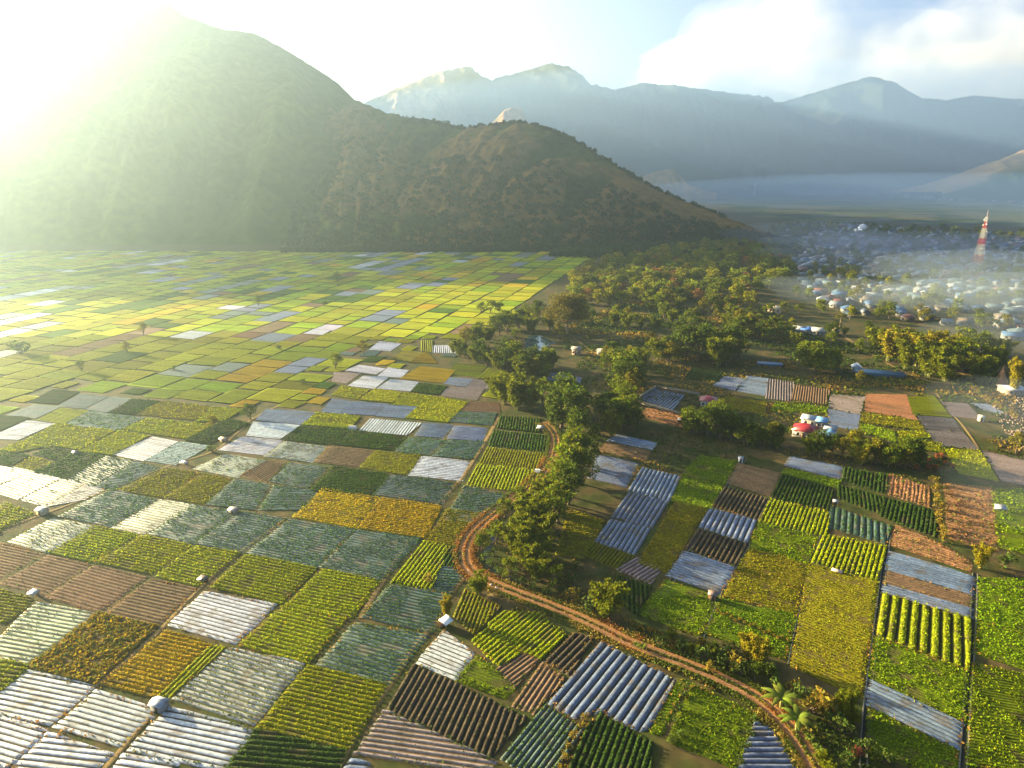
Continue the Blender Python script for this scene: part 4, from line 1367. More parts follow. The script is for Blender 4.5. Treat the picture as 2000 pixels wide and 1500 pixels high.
for x, y, h, t in [(1530, 1385, 4.6, 'large banana plant at the roadside, topmost of the row near the orange bank'), (1575, 1432, 4.2, 'banana plant with long pale leaves in the middle of the roadside row'),
                   (1582, 1450, 3.6, 'shorter banana plant just below the middle of the roadside row'), (1602, 1480, 3.6, 'banana plant at the lower end of the roadside row')]:
    tree('banana', x, y, h, t)
rs = np.random.RandomState(31)
for x, y, h, k in [(1290, 1262, 2.6, 'shrub'), (1310, 1250, 3.2, 'bamboo'), (1330, 1268, 3, 'shrub'), (1352, 1278, 3.2, 'bamboo'), (1372, 1288, 3, 'shrub'), (1392, 1285, 4, 'bamboo'), (1410, 1300, 3.5, 'shrub'),
                   (1432, 1305, 3.5, 'golden_shrub'), (1445, 1318, 3, 'shrub'), (1460, 1285, 4.5, 'yellow'), (1482, 1300, 5, 'yellow'), (1475, 1325, 4, 'dark'), (1500, 1330, 4, 'dark'), (1512, 1345, 3, 'shrub'), (1548, 1355, 3, 'golden_shrub'),
                   (1565, 1375, 3.6, 'shrub'), (1585, 1392, 4.2, 'golden_shrub'), (1610, 1400, 4, 'bamboo'), (1628, 1412, 3, 'shrub'), (1650, 1395, 4.4, 'bamboo'), (1660, 1415, 4, 'bamboo'), (1640, 1430, 3.6, 'shrub'),
                   (1605, 1500, 3.8, 'bamboo'), (1615, 1525, 4, 'bamboo'), (1365, 1262, 2.5, 'golden_shrub'), (1385, 1310, 2.2, 'golden_shrub'), (1425, 1278, 3, 'shrub'), (1690, 1465, 2.5, 'shrub'), (1655, 1490, 2.5, 'shrub'), (1730, 1490, 2.5, 'shrub')]:
    tree(k, x, y, h, 'bush in the thicket between the dirt road and the green fields at lower right', 'thicket along the lower road')
tree('red_shrub', 1668, 1478, 2.0, 'reddish orange bush in the dark thicket right of the banana row', wide=1.2)
# hedges: golden shrubs along the plot on the right, bright ones round the lower plot
for x, y in [(1822, 940), (1824, 955), (1828, 972), (1834, 988), (1836, 1005), (1838, 1022), (1842, 1040), (1845, 1054)]:
    tree('golden_shrub', x, y + 6, 2.8, 'golden bush in the hedge along the brown plot at the right', 'golden hedge bushes')
for x, y in [(1328, 1440), (1318, 1412), (1322, 1385), (1332, 1360), (1342, 1342), (1446, 1490), (1458, 1462), (1466, 1435), (1474, 1410), (1440, 1515), (1312, 1450)]:
    tree('shrub', x, y, 1.4, 'low bright bush edging the green plot inside the road curve', 'bright bushes edging the lower plot')
for x, y in [(1135, 1420), (1120, 1440), (1112, 1462), (1105, 1485), (1098, 1508), (1140, 1408)]:
    tree('golden_shrub', x, y, 1.5, 'golden bush on the bank left of the dark lowest plot', 'golden bushes by the lowest plot')
for i in range(16):
    t = i / 15
    tree('golden_shrub', 1400 + 138 * t, 1196 + 58 * t + 3 * math.sin(i * 2.1), 0.9, 'small yellow bush in the dotted line across the green field', 'yellow bushes in a line')
for i in range(12):
    t = i / 11
    tree('golden_shrub' if i % 3 else 'shrub', 1890 + 90 * t, 757 + 60 * t, 2.4, 'bush in the hedge beside the road to the white roof at the right', 'hedge by the white roof')
for i in range(10):
    t = i / 9
    tree('red_shrub', 1790 + 62 * t + 8 * math.sin(i * 3), 905 + 12 * math.cos(i * 2), 1.8, 'russet bush in the patch beside the dark canal at the right', 'russet bushes')

rs = np.random.RandomState(53)
for poly, cnt, txt in zip(MIDP, MIDN, MIDT):
    xs_, ys_ = [q[0] for q in poly], [q[1] for q in poly]
    k = 0
    for _ in range(4000):
        x, y = rs.uniform(min(xs_), max(xs_)), rs.uniform(min(ys_), max(ys_))
        p = gp(x, y)
        if not inside(poly, x, y) or any(inside(t, *p) for t in TRACED) or math.hypot(*(p - gp(1052, 672))) < 26:
            continue
        k += 1
        hh = (4.2 + 3.0 * rs.rand()) if 'hedgerow' in txt or 'scattered' in txt else 5.5 + 5 * rs.rand()
        tree(MIDK[rs.randint(len(MIDK))], x, y, hh, txt, txt.split(' ', 1)[1])
        if k >= cnt:
            break

# ------------------------------------------------------------------ the wood between plain and town: single meshes, shared
WOOD = [(1105, 560), (1150, 530), (1240, 508), (1330, 488), (1420, 480), (1500, 490), (1535, 515), (1545, 545), (1500, 585), (1440, 610), (1350, 590), (1270, 600), (1190, 605), (1150, 600), (1110, 600)]


def whole(tc):
    t, c = tc
    t.add(np.concatenate(c.v), np.concatenate(c.f), 1, np.concatenate(c.c))
    return t.mesh('tree', [M['bark'], M['leaf']])


WT = [whole(broad(300 + i, 10, 9, [MID, (0.15, 0.18, 0.007), (0.2, 0.2, 0.007), (0.13, 0.15, 0.006), OLIVE][i % 5], per=24, size=0.85, ncl=20)) for i in range(8)]
WD = [whole(broad(330 + i, 9, 8, [(0.12, 0.085, 0.02), RUST][i], per=17, size=0.9, ncl=16)) for i in range(2)]
A = np.array([gp(*q) for q in WOOD])
lo, hi = A.min(0), A.max(0)
rs = np.random.RandomState(44)
placed = []
tries = 0
while len(placed) < 298 and tries < 40000:
    tries += 1
    p = lo + rs.rand(2) * (hi - lo)
    px, py = proj(*p)
    if not inside(WOOD, px, py):
        continue
    if any(math.hypot(p[0] - q[0], p[1] - q[1]) < 8.0 for q in placed):
        continue
    placed.append(p)
    o = link('wood_tree', (WT + WD)[rs.randint(8) if rs.rand() < 0.93 else 8 + rs.randint(2)])
    s = 1.2 + 0.55 * rs.rand()
    o.location = (p[0], p[1], 0)
    o.rotation_euler = (0, 0, rs.rand() * 6.28)
    o.scale = (s * 1.1, s * 1.1, s * 0.9)
    tag(o, 'leafy tree packed in the sunlit wood between the plain and the town', 'tree', 'trees of the wood between plain and town')

# dark wood on the foot of the spur, and far tree cover: nobody could count it
b = MB()
rs = np.random.RandomState(61)


def blob_tree(b, p, r, base, n=26):
    d = rs.normal(size=(n, 3))
    d /= np.linalg.norm(d, axis=1)[:, None]
    d[:, 2] = np.abs(d[:, 2]) * 1.1 - 0.15
    v, q = leaf_quads(np.asarray(p) + d * r * (0.6 + 0.5 * rs.rand(n, 1)), np.full(n, r * 0.75), rs, 0.7, 0.8)
    b.add(v, q, 0, np.repeat(vary(base, n, rs, 0.3), 4, 0))


nvs, nus = 110, SPUR.shape[1]
for i in range(2400):
    iu = rs.randint(4, nus - 4)
    iv = int(nvs * (rs.rand() ** 2.6) * 0.6)
    p = SPUR[iv, iu]
    blob_tree(b, (p[0] + rs.normal() * 3, p[1] - rs.rand() * (25 if iv < 6 else 0), max(p[2], 0) + 1), 3.2 + 2.6 * rs.rand(), (0.03, 0.045, 0.010))
for i in range(900):          # foot, towards the town
    t = rs.rand()
    px, py = 1080 + 480 * t, 492 - 24 * t + rs.rand() * 26 * (0.4 + t)
    p = gp(px, py)
    blob_tree(b, (p[0], p[1], 2), 3.5 + 3 * rs.rand(), (0.03, 0.05, 0.010))
for i in range(260):          # along the crest
    iu = rs.randint(100, nus - 60)
    p = SPUR[109 - rs.randint(0, 5), iu]
    blob_tree(b, p, 2.0 + 2.2 * rs.rand(), (0.03, 0.045, 0.010))
setting(b.obj('hillside_wood', [M['leaf']]), 'stuff')
# ------------------------------------------------------------------ houses
def gable_roof(b, L, W, h, rise, over, c0, c1=None, m=0, th=0.14):
    """two thick slopes, ridge along x"""
    w, l = W / 2 + over, L / 2 + over
    dz = rise * over / (W / 2)
    for sgn, c in ((-1, c0), (1, c1 or c0)):
        y0, z0, y1, z1 = sgn * w, h - dz, 0.0, h + rise
        V = [(-l, y0, z0), (l, y0, z0), (l, y1, z1), (-l, y1, z1), (-l, y0, z0 + th), (l, y0, z0 + th), (l, y1, z1 + th), (-l, y1, z1 + th)]
        b.add(V, [(0, 3, 2, 1), (4, 5, 6, 7), (0, 1, 5, 4), (1, 2, 6, 5), (2, 3, 7, 6), (3, 0, 4, 7)], m, c)


def hip_roof(b, L, W, h, rise, over, c, m=0):
    l, w = L / 2 + over, W / 2 + over
    r = max(0.2, (L - W) / 2)
    V = [(-l, -w, h), (l, -w, h), (l, w, h), (-l, w, h), (-r, 0, h + rise), (r, 0, h + rise), (-l, -w, h - 0.15), (l, -w, h - 0.15), (l, w, h - 0.15), (-l, w, h - 0.15)]
    b.add(V, [(0, 1, 5, 4), (2, 3, 4, 5), (6, 7, 1, 0), (7, 8, 2, 1), (8, 9, 3, 2), (9, 6, 0, 3), (9, 8, 7, 6)], m, c)
    b.add(V, [(1, 2, 5), (3, 0, 4)], m, c)


def gable_wall(b, L, W, h, rise, c, m=0, sink=0.2):
    l, w = L / 2, W / 2
    V = [(-l, -w, -sink), (l, -w, -sink), (l, w, -sink), (-l, w, -sink), (-l, -w, h), (l, -w, h), (l, w, h), (-l, w, h), (-l, 0, h + rise - 0.02), (l, 0, h + rise - 0.02)]
    b.add(V, [(0, 1, 5, 4), (2, 3, 7, 6), (1, 2, 6, 5), (3, 0, 4, 7), (4, 5, 9, 8), (6, 7, 8, 9)], m, c)
    b.add(V, [(5, 6, 9), (7, 4, 8)], m, c)


def openings(L, W, h, parent, glass=(0.03, 0.04, 0.05), frame=(0.5, 0.48, 0.42), doorc=(0.16, 0.09, 0.05)):
    """doors and windows as parts, on both long sides"""
    def pane(name, x, y, z, wd, ht, c):
        b = MB()
        b.box((-wd / 2, -0.06, 0), (wd / 2, 0.06, ht), 0, c, 0, (x, y, z))
        return b.obj(name, [M['plain']], parent)
    for sgn in (-1, 1):
        y = sgn * W / 2
        pane('door', -L * 0.08, y, 0.0, 1.0, 2.1, doorc)
        for x in (-L * 0.34, L * 0.24):
            f = pane('window', x, y, 1.0, 1.3, 1.2, frame)
            g_ = MB()
            g_.box((-0.53, -0.08, 0.12), (0.53, 0.08, 1.08), 0, glass, 0, (x, y, 1.0))
            g_.obj('pane', [M['plain']], f)


ROOFS = {'white': (0.18, 0.195, 0.21), 'grey': (0.08, 0.115, 0.13), 'blue': (0.05, 0.10, 0.19), 'rust': (0.11, 0.04, 0.025), 'tan': (0.13, 0.10, 0.065)}
WALLS = {'white': (0.16, 0.15, 0.13), 'grey': (0.12, 0.115, 0.11), 'blue': (0.15, 0.15, 0.145), 'rust': (0.14, 0.12, 0.09), 'tan': (0.15, 0.13, 0.11)}
SHAPES = [('gable', 8, 6.2, 2.8, 1.9), ('gable', 10.5, 6.4, 2.9, 1.8), ('hip', 8.5, 7, 2.9, 2.1), ('gable', 6.5, 5.2, 2.6, 1.5), ('hip', 10, 8, 3.1, 2.4)]
HOUSE = {}
for col in ROOFS:
    for i, (kd, L, W, h, rise) in enumerate(SHAPES):
        wb, rb = MB(), MB()
        if kd == 'gable':
            gable_wall(wb, L, W, h, rise, WALLS[col])
            gable_roof(rb, L, W, h, rise, 0.6, ROOFS[col])
        else:
            wb.box((-L / 2, -W / 2, -0.2), (L / 2, W / 2, h - 0.16), 0, WALLS[col])
            hip_roof(rb, L, W, h, rise, 0.7, ROOFS[col])
        for sgn in (-1, 1):
            for x, wd, z0, ht, c in ((-L * 0.08, 1.0, 0, 2.1, (0.12, 0.07, 0.04)), (-L * 0.34, 1.3, 1.0, 1.2, (0.04, 0.05, 0.06)), (L * 0.24, 1.3, 1.0, 1.2, (0.04, 0.05, 0.06))):
                wb.box((x - wd / 2, sgn * W / 2 - 0.05, z0), (x + wd / 2, sgn * W / 2 + 0.05, z0 + ht), 0, c)
        HOUSE[(col, i)] = (wb.mesh('wall', [M['plain']]), rb.mesh('roof', [M['metal_roof']]))

TOWN = [(1480, 470), (1530, 443), (1640, 440), (1800, 450), (1990, 462), (2120, 470), (2260, 640), (2100, 690), (1990, 672), (1900, 640), (1800, 632), (1700, 622), (1640, 618), (1600, 590), (1560, 545), (1520, 505)]
A = np.array([gp(*q) for q in TOWN])
lo, hi = A.min(0), A.max(0)
rs = np.random.RandomState(77)
spots = []
tries = 0
while tries < 14000:
    tries += 1
    p = lo + rs.rand(2) * (hi - lo)
    px, py = proj(*p)
    if not inside(TOWN, px, py) or px > 2080:
        continue
    if math.hypot(p[0] - gp(1903, 543)[0], p[1] - gp(1903, 543)[1]) < 9:
        continue
    if any(abs(p[0] - q[0]) < 11.5 and abs(p[1] - q[1]) < 11.5 and math.hypot(p[0] - q[0], p[1] - q[1]) < 11.0 for q in spots):
        continue
    spots.append(p)
spots.sort(key=lambda p: math.hypot(*p) + (900 if proj(*p)[0] > 2000 else 0))
print('town houses', len(spots))
cols5 = ['white'] * 4 + ['grey'] * 6 + ['blue'] * 3 + ['rust'] * 3 + ['tan'] * 2
NM = {'white': 'white', 'grey': 'grey', 'blue': 'bluish', 'rust': 'rusty red', 'tan': 'tan'}
TREESPOT = []
cnt = 0
fb = MB()
for p in spots:
    if rs.rand() < 0.3:
        TREESPOT.append(p)
        continue
    col = cols5[rs.randint(len(cols5))]
    i = rs.randint(len(SHAPES))
    kd, L, W, h, rise = SHAPES[i]
    rot = R(-14) + (R(90) if rs.rand() < 0.4 else 0) + rs.normal() * 0.16
    if cnt < 285:
        cnt += 1
        r = thing('house', 'small house with a %s sheet roof among the crowded roofs of the smoky town' % NM[col], 'house', (p[0], p[1], 0), rot, 'town houses with %s roofs' % NM[col])
        link('wall', HOUSE[(col, i)][0], r)
        link('roof', HOUSE[(col, i)][1], r)
    else:
        t = MB()
        gable_wall(t, L, W, h, rise, WALLS[col], 0)
        gable_roof(t, L, W, h, rise, 0.6, ROOFS[col], None, 1)
        cr, sr = math.cos(rot), math.sin(rot)
        for v, f, m, c in zip(t.v, t.f, t.m, t.c):
            v2 = np.stack([v[:, 0] * cr - v[:, 1] * sr + p[0], v[:, 0] * sr + v[:, 1] * cr + p[1], v[:, 2]], 1)
            fb.add(v2, f - f.min(), m, c)
# the far town at the foot of the mountains
for i in range(620):
    px = 1430 + 640 * rs.rand() ** 0.8
    py = 371 + (px - 1430) / 570 * 4 + rs.rand() * (8 + (px - 1430) / 570 * 14)
    p = gp(px, py)
    col = cols5[rs.randint(len(cols5))]
    t = MB()
    gable_wall(t, 14, 9, 4, 2.5, WALLS[col], 0)
    gable_roof(t, 14, 9, 4, 2.5, 0.6, ROOFS[col], None, 1)
    rot = rs.rand() * 3
    cr, sr = math.cos(rot), math.sin(rot)
    for v, f, m, c in zip(t.v, t.f, t.m, t.c):
        v2 = np.stack([v[:, 0] * cr - v[:, 1] * sr + p[0], v[:, 0] * sr + v[:, 1] * cr + p[1], v[:, 2]], 1)
        fb.add(v2, f - f.min(), m, c)
setting(fb.obj('far_houses', [M['plain'], M['metal_roof']]), 'stuff')

for p in TREESPOT:
    px, py = proj(*p)
    if px > 2010 or len(TREESPOT) > 400:
        continue
    o = link('town_tree', WT[rs.randint(8)])
    s = 0.75 + 0.5 * rs.rand()
    o.location = (p[0], p[1], 0)
    o.rotation_euler = (0, 0, rs.rand() * 6.28)
    o.scale = (s, s, s)
    tag(o, 'leafy tree standing between the roofs of the smoky town', 'tree', 'trees among the town houses')
for i in range(46):         # belt of trees at the back of the town
    px, py = 1500 + 520 * rs.rand(), 447 + rs.rand() * 14
    py += (px - 1500) / 500 * 12
    p = gp(px, py)
    o = link('town_tree', WT[rs.randint(8)])
    s = 1.1 + 0.7 * rs.rand()
    o.location = (p[0], p[1], 0)
    o.rotation_euler = (0, 0, rs.rand() * 6.28)
    o.scale = (s, s, s)
    tag(o, 'dark bluish tree in the belt behind the town', 'tree', 'trees in the belt behind the town')
for x, y, h, k in [(1555, 580, 11, 0), (1580, 585, 10, 1), (1640, 545, 13, 2), (1665, 550, 11, 2), (1690, 560, 10, 0), (1620, 552, 9, 2), (1600, 612, 11, 1), (1660, 625, 11, 2), (1720, 610, 10, 3), (1715, 622, 9, 0),
                   (1815, 600, 12, 3), (1835, 602, 11, 3), (1770, 600, 9, 1), (1530, 615, 10, 3), (1500, 620, 11, 3), (1480, 640, 10, 3), (1460, 620, 9, 0), (1525, 650, 8, 1), (1545, 640, 7, 2), (1430, 640, 8, 0), (1400, 625, 8, 4), (1560, 612, 8, 0)]:
    p = gp(x, y)
    o = link('tree', WT[k])
    s = h / 10
    o.location = (p[0], p[1], 0)
    o.rotation_euler = (0, 0, rs.rand() * 6.28)
    o.scale = (s * 1.1, s * 1.1, s)
    tag(o, 'big tree at the near edge of the town, between wood and houses', 'tree', 'trees at the near edge of the town')


def single_house(name, label, px, py, L, W, h, rise, rot, roof, wallc, kd='gable', roof2=None, cat='house', opens=True):
    x, y = gp(px, py)
    r = thing(name, label, cat, (x, y, 0), rot)
    wb, rb = MB(), MB()
    if kd == 'gable':
        gable_wall(wb, L, W, h, rise, wallc)
        gable_roof(rb, L, W, h, rise, 0.5, roof, roof2)
    else:
        wb.box((-L / 2, -W / 2, -0.2), (L / 2, W / 2, h - 0.16), 0, wallc)
        hip_roof(rb, L, W, h, rise, 0.6, roof)
    wb.obj('wall', [M['plain']], r)
    rb.obj('roof', [M['metal_roof']], r)
    if opens:
        openings(L, W, h, r)
    return r


ga = R(-16.5)
single_house('house', 'white gabled house left of the blue roof below the town', 1560, 650, 7, 6, 2.8, 1.6, ga, (0.38, 0.38, 0.38), (0.25, 0.24, 0.22))
single_house('house', 'house with a bright blue roof below the town, right of the white gabled one', 1577, 651, 8.5, 6.5, 2.8, 1.5, ga, (0.05, 0.13, 0.36), (0.25, 0.24, 0.22), roof2=(0.08, 0.18, 0.38))
single_house('house', 'pale roofed house right of the bright blue roof below the town', 1598, 653, 8, 6, 2.8, 1.6, ga, (0.33, 0.33, 0.3), (0.25, 0.23, 0.2))
single_house('shed', 'yellowish sheet roofed shed in front of the small palm', 1626, 653, 7, 4.5, 2.6, 1.2, ga + 0.9, (0.4, 0.32, 0.15), (0.22, 0.18, 0.13), cat='shed')
single_house('house', 'house with a pale yellow upper roof on open ground left of the town', 1512, 610, 9, 6, 3.2, 1.6, ga, (0.62, 0.52, 0.34), (0.6, 0.45, 0.3))
single_house('hut', 'small pale brick hut right of the pond', 1126, 692, 4.6, 3.6, 3.6, 0.9, ga, (0.24, 0.2, 0.16), (0.3, 0.2, 0.14), cat='hut')
single_house('shed', 'shed with a slanted grey sheet roof right of the brick hut', 1178, 694, 6.5, 4.5, 2.4, 1.6, ga + 0.5, (0.25, 0.24, 0.23), (0.1, 0.08, 0.06), cat='shed')
single_house('hut', 'hut with a dark red hipped roof at the corner of the walled blue plot', 1383, 792, 6.5, 5.5, 3.0, 1.7, ga, (0.22, 0.03, 0.04), (0.5, 0.5, 0.5), kd='hip', cat='hut')
single_house('shed', 'white gabled shed at the head of the long blue net house', 1672, 724, 4.5, 4, 2.4, 1.3, ga + 1.5, (0.75, 0.75, 0.75), (0.4, 0.42, 0.42), cat='shed')
nh = single_house('net_house', 'long low net house with a blue cover in the shaded field', 1716, 732, 22, 7, 1.6, 0.7, ga, (0.05, 0.12, 0.2), (0.05, 0.1, 0.16), cat='net house', opens=False)
single_house('net_house', 'small blue covered tunnel alone on the shaded ground left of the spreading tree', 1503, 714, 12, 4.5, 1.3, 0.5, ga, (0.08, 0.16, 0.27), (0.05, 0.1, 0.17), cat='net house', opens=False)
single_house('shed', 'shed with a wide bright white roof beside the rubble at the right edge', 1974, 768, 8, 7.5, 2.8, 0.7, ga + 0.3, (0.45, 0.45, 0.45), (0.25, 0.2, 0.15), cat='shed')

# the white house with the red roof: four wings under one address
hx, hy = gp(1586, 852)
e0, e1 = gp(1565, 829), gp(1605, 836)
hr = math.atan2(e1[1] - e0[1], e1[0] - e0[0])
H = thing('villa', 'white house with a red hipped roof and white and blue sheet roofed wings', 'house', (hx, hy, 0), hr)


def local(px, py):
    d = gp(px, py) - np.array([hx, hy])
    c, s_ = math.cos(-hr), math.sin(-hr)
    return d[0] * c - d[1] * s_, d[0] * s_ + d[1] * c


def shifted(b, ox, oy, turn=0.0):
    c, s_ = math.cos(turn), math.sin(turn)
    b.v = [np.stack([v[:, 0] * c - v[:, 1] * s_ + ox, v[:, 0] * s_ + v[:, 1] * c + oy, v[:, 2]], 1).astype(np.float32) for v in b.v]
    return b


WH = (0.26, 0.24, 0.21)
b = MB(); b.box((-4.2, -3.2, -0.2), (4.2, 3.2, 2.9), 0, WH); shifted(b, -2.6, -1.2).obj('wall', [M['plain']], H)
b = MB(); hip_roof(b, 8.4, 6.4, 3.05, 2.3, 0.6, (0.24, 0.014, 0.014)); rr = shifted(b, -2.6, -1.2).obj('roof', [M['metal_roof']], H); rr['label'] = 'red hipped roof'
b = MB(); b.box((-4.6, -2.0, -0.2), (4.6, 2.0, 5.2), 0, WH); shifted(b, -0.6, 6.0).obj('wall', [M['plain']], H)
b = MB()
b.add([(-5.0, -2.6, 5.25), (0.4, -2.6, 5.25), (0.4, 2.4, 5.7), (-5.0, 2.4, 5.7), (-5.0, -2.6, 5.4), (0.4, -2.6, 5.4), (0.4, 2.4, 5.85), (-5.0, 2.4, 5.85)], [(3, 2, 1, 0), (4, 5, 6, 7), (0, 1, 5, 4), (1, 2, 6, 5), (2, 3, 7, 6), (3, 0, 4, 7)], 0, (0.34, 0.36, 0.38))
rr = shifted(b, -0.6, 6.0).obj('roof', [M['metal_roof']], H); rr['label'] = 'white flat sheet roof'
b = MB()
b.add([(0.42, -2.6, 5.25), (5.0, -2.6, 5.25), (5.0, 2.4, 5.7), (0.42, 2.4, 5.7), (0.42, -2.6, 5.36), (5.0, -2.6, 5.36), (5.0, 2.4, 5.81), (0.42, 2.4, 5.81)], [(3, 2, 1, 0), (4, 5, 6, 7), (0, 1, 5, 4), (1, 2, 6, 5), (2, 3, 7, 6), (3, 0, 4, 7)], 0, (0.13, 0.28, 0.46))
rr = shifted(b, -0.6, 6.0).obj('roof', [M['metal_roof']], H); rr['label'] = 'blue flat sheet roof'
b = MB(); gable_wall(b, 8.0, 4.6, 2.8, 1.0, WH); shifted(b, 5.0, -2.2, R(90) - 0.12).obj('wall', [M['plain']], H)
b = MB(); gable_roof(b, 8.0, 4.6, 2.8, 1.0, 0.5, (0.12, 0.27, 0.45), (0.34, 0.37, 0.4)); rr = shifted(b, 5.0, -2.2, R(90) - 0.12).obj('roof', [M['metal_roof']], H); rr['label'] = 'gabled roof of white and blue sheets'
b = MB(); gable_wall(b, 4.0, 3.2, 3.4, 1.0, WH); shifted(b, 5.8, 4.6).obj('wall', [M['plain']], H)
b = MB(); gable_roof(b, 4.0, 3.2, 3.4, 1.0, 0.4, (0.34, 0.34, 0.34), (0.14, 0.28, 0.46)); shifted(b, 5.8, 4.6).obj('roof', [M['metal_roof']], H)
for x, z in ((-3.6, 3.2), (-1.2, 3.2), (1.2, 3.2), (3.0, 3.2)):
    b = MB(); b.box((x - 0.6, 3.93, z), (x + 0.6, 4.07, z + 1.3), 0, (0.45, 0.4, 0.34)); f = b.obj('window', [M['plain']], H)
    b = MB(); b.box((x - 0.48, 3.91, z + 0.12), (x + 0.48, 4.09, z + 1.18), 0, (0.03, 0.03, 0.04)); b.obj('pane', [M['plain']], f)
for x in (-4.8, -1.0):
    b = MB(); b.box((x - 0.6, -4.47, 0.9), (x + 0.6, -4.33, 2.2), 0, (0.45, 0.4, 0.34)); f = b.obj('window', [M['plain']], H)
    b = MB(); b.box((x - 0.48, -4.49, 1.02), (x + 0.48, -4.31, 2.08), 0, (0.03, 0.03, 0.04)); b.obj('pane', [M['plain']], f)
b = MB(); b.box((-3.4, -4.48, 0.0), (-2.4, -4.32, 2.2), 0, (0.2, 0.1, 0.05)); b.obj('door', [M['plain']], H)

# the walled plot
WL = [gp(1341, 815), gp(1240, 785), gp(1281, 758), gp(1366, 773)]
cx = np.mean(WL, 0)
Wt = thing('garden_wall', 'low pale wall round the blue mulch plot right of the tall tree clump', 'wall', (*cx, 0))
for i in range(3):
    p, q = WL[i] - cx, WL[i + 1] - cx
    L = np.linalg.norm(q - p)
    b = MB()
    b.box((0.11 if i else 0, -0.1, -0.1), (L - 0.11, 0.1, 1.5), 0, (0.3, 0.24, 0.18), math.atan2(q[1] - p[1], q[0] - p[0]), (p[0], p[1], 0))
    b.obj('wall_run', [M['plain']], Wt)
field(5, 'S', 'l', [(1720, 800), (1890, 860), (1960, 780), (1800, 740)], 401)

# ------------------------------------------------------------------ field huts
def hut(label, px, py, L, W, h, roofc, wallc, rot, style='gable', name='field_hut', cat='hut'):
    x, y = gp(px, py)
    L, W, h = L * 0.86, W * 0.86, h * 0.9
    r = thing(name, label, cat, (x, y, 0), rot)
    wb, rb = MB(), MB()
    if style == 'gable':
        gable_wall(wb, L, W, h, h * 0.3, wallc)
        gable_roof(rb, L, W, h, h * 0.3, 0.25, roofc, th=0.06)
        wb.obj('wall', [M['plain']], r)
        rb.obj('roof', [M['metal_roof']], r)
        b = MB(); b.box((-0.4, -W / 2 - 0.04, 0), (0.4, -W / 2 + 0.04, h * 0.8), 0, (0.06, 0.05, 0.04)); b.obj('door', [M['plain']], r)
    elif style == 'lean':
        l, w = L / 2, W / 2
        for sx in (-1, 1):
            for sy in (-1, 1):
                b = MB(); b.bar((sx * l * 0.9, sy * w * 0.9, -0.2), (sx * l * 0.9, sy * w * 0.9, h + (0.25 * h if sy > 0 else 0)), 0.05, 0, (0.2, 0.13, 0.07)); b.obj('post', [M['plain']], r)
        b = MB(); b.box((-l * 0.86, w * 0.8, -0.1), (l * 0.86, w * 0.86, h * 1.1), 0, wallc); b.obj('wall', [M['plain']], r)
        b = MB()
        z0, z1 = h - 0.05, h * 1.28
        V = [(-l, -w, z0), (l, -w, z0), (l, w, z1), (-l, w, z1), (-l, -w, z0 + .07), (l, -w, z0 + .07), (l, w, z1 + .07), (-l, w, z1 + .07)]
        b.add(V, [(3, 2, 1, 0), (4, 5, 6, 7), (0, 1, 5, 4), (1, 2, 6, 5), (2, 3, 7, 6), (3, 0, 4, 7)], 0, roofc)
        b.obj('roof', [M['metal_roof']], r)
    else:      # tunnel tent
        b = MB()
        V, Fq = [], []
        for j, xx in enumerate((-L / 2, L / 2)):
            for a in np.linspace(0, math.pi, 9):
                V.append((xx, math.cos(a) * W / 2, math.sin(a) * h))
        for a in range(8):
            Fq.append((a, a + 1, a + 10, a + 9))
        b.add(V, Fq, 0, roofc)
        b.obj('cover', [M['metal_roof']], r)
        for xx in (-L / 2 + 0.03, L / 2 - 0.03):
            b = MB(); V = [(xx, 0, 0)] + [(xx, math.cos(a) * W / 2 * .97, math.sin(a) * h * .97) for a in np.linspace(0, math.pi, 9)]
            b.add(V, [(0, i, i + 1) for i in range(1, 9)], 0, wallc); b.obj('end_panel', [M['plain']], r)
    return r


WHT, GRY = (0.32, 0.32, 0.32), (0.18, 0.17, 0.16)
hut('white sheet roofed hut with pale walls between mulch plots at lower left', 313, 1384, 3.0, 2.5, 1.8, (0.27, 0.29, 0.33), (0.2, 0.2, 0.2), ga, 'gable')
hut('small pale gabled hut at the lower corner of the bright mulch plots on the left', 84, 1003, 3.0, 2.6, 1.7, (0.7, 0.62, 0.45), (0.45, 0.34, 0.2), ga, 'gable')
hut('white flat roofed shelter at the edge of the brown plots on the left', 67, 1166, 2.6, 2.2, 1.4, WHT, (0.4, 0.3, 0.2), ga, 'lean')
hut('brown walled hut with a white lean-to beside the narrow yellow bush', 872, 1226, 3.0, 2.6, 2.0, (0.78, 0.76, 0.7), (0.4, 0.2, 0.12), ga + 1.2, 'lean')
hut('small white tunnel tent above the striped plot in the plain', 689, 838, 3.6, 2.6, 1.7, WHT, (0.6, 0.6, 0.6), ga, 'tent', 'tunnel_tent', 'tent')
hut('tiny dark hut at the head of a ditch on the lower right fields', 1391, 1170, 2.0, 1.8, 2.0, (0.2, 0.13, 0.1), (0.2, 0.1, 0.06), ga, 'gable')
hut('shelter with a white roof at the top of the dirt road', 1056, 842, 3.4, 2.2, 1.8, WHT, GRY, ga, 'lean')
hut('white domed tent on the inner side of the dirt road bend', 1050, 923, 2.2, 2.0, 1.5, (0.75, 0.7, 0.62), (0.6, 0.55, 0.5), ga, 'tent', 'tunnel_tent', 'tent')
hut('grey hut on the bund between dark teal plots', 457, 1001, 2.6, 2.2, 1.4, (0.4, 0.33, 0.28), (0.3, 0.2, 0.15), ga, 'gable')
hut('dark brown shelter at the bund corner above the white mulch plot', 397, 1140, 2.6, 2.0, 1.6, (0.1, 0.06, 0.04), (0.12, 0.07, 0.04), ga, 'lean')
hut('white roofed shelter at the far right edge beside the brown strip', 1953, 1000, 3.6, 2.8, 1.7, WHT, (0.5, 0.5, 0.5), ga, 'lean')
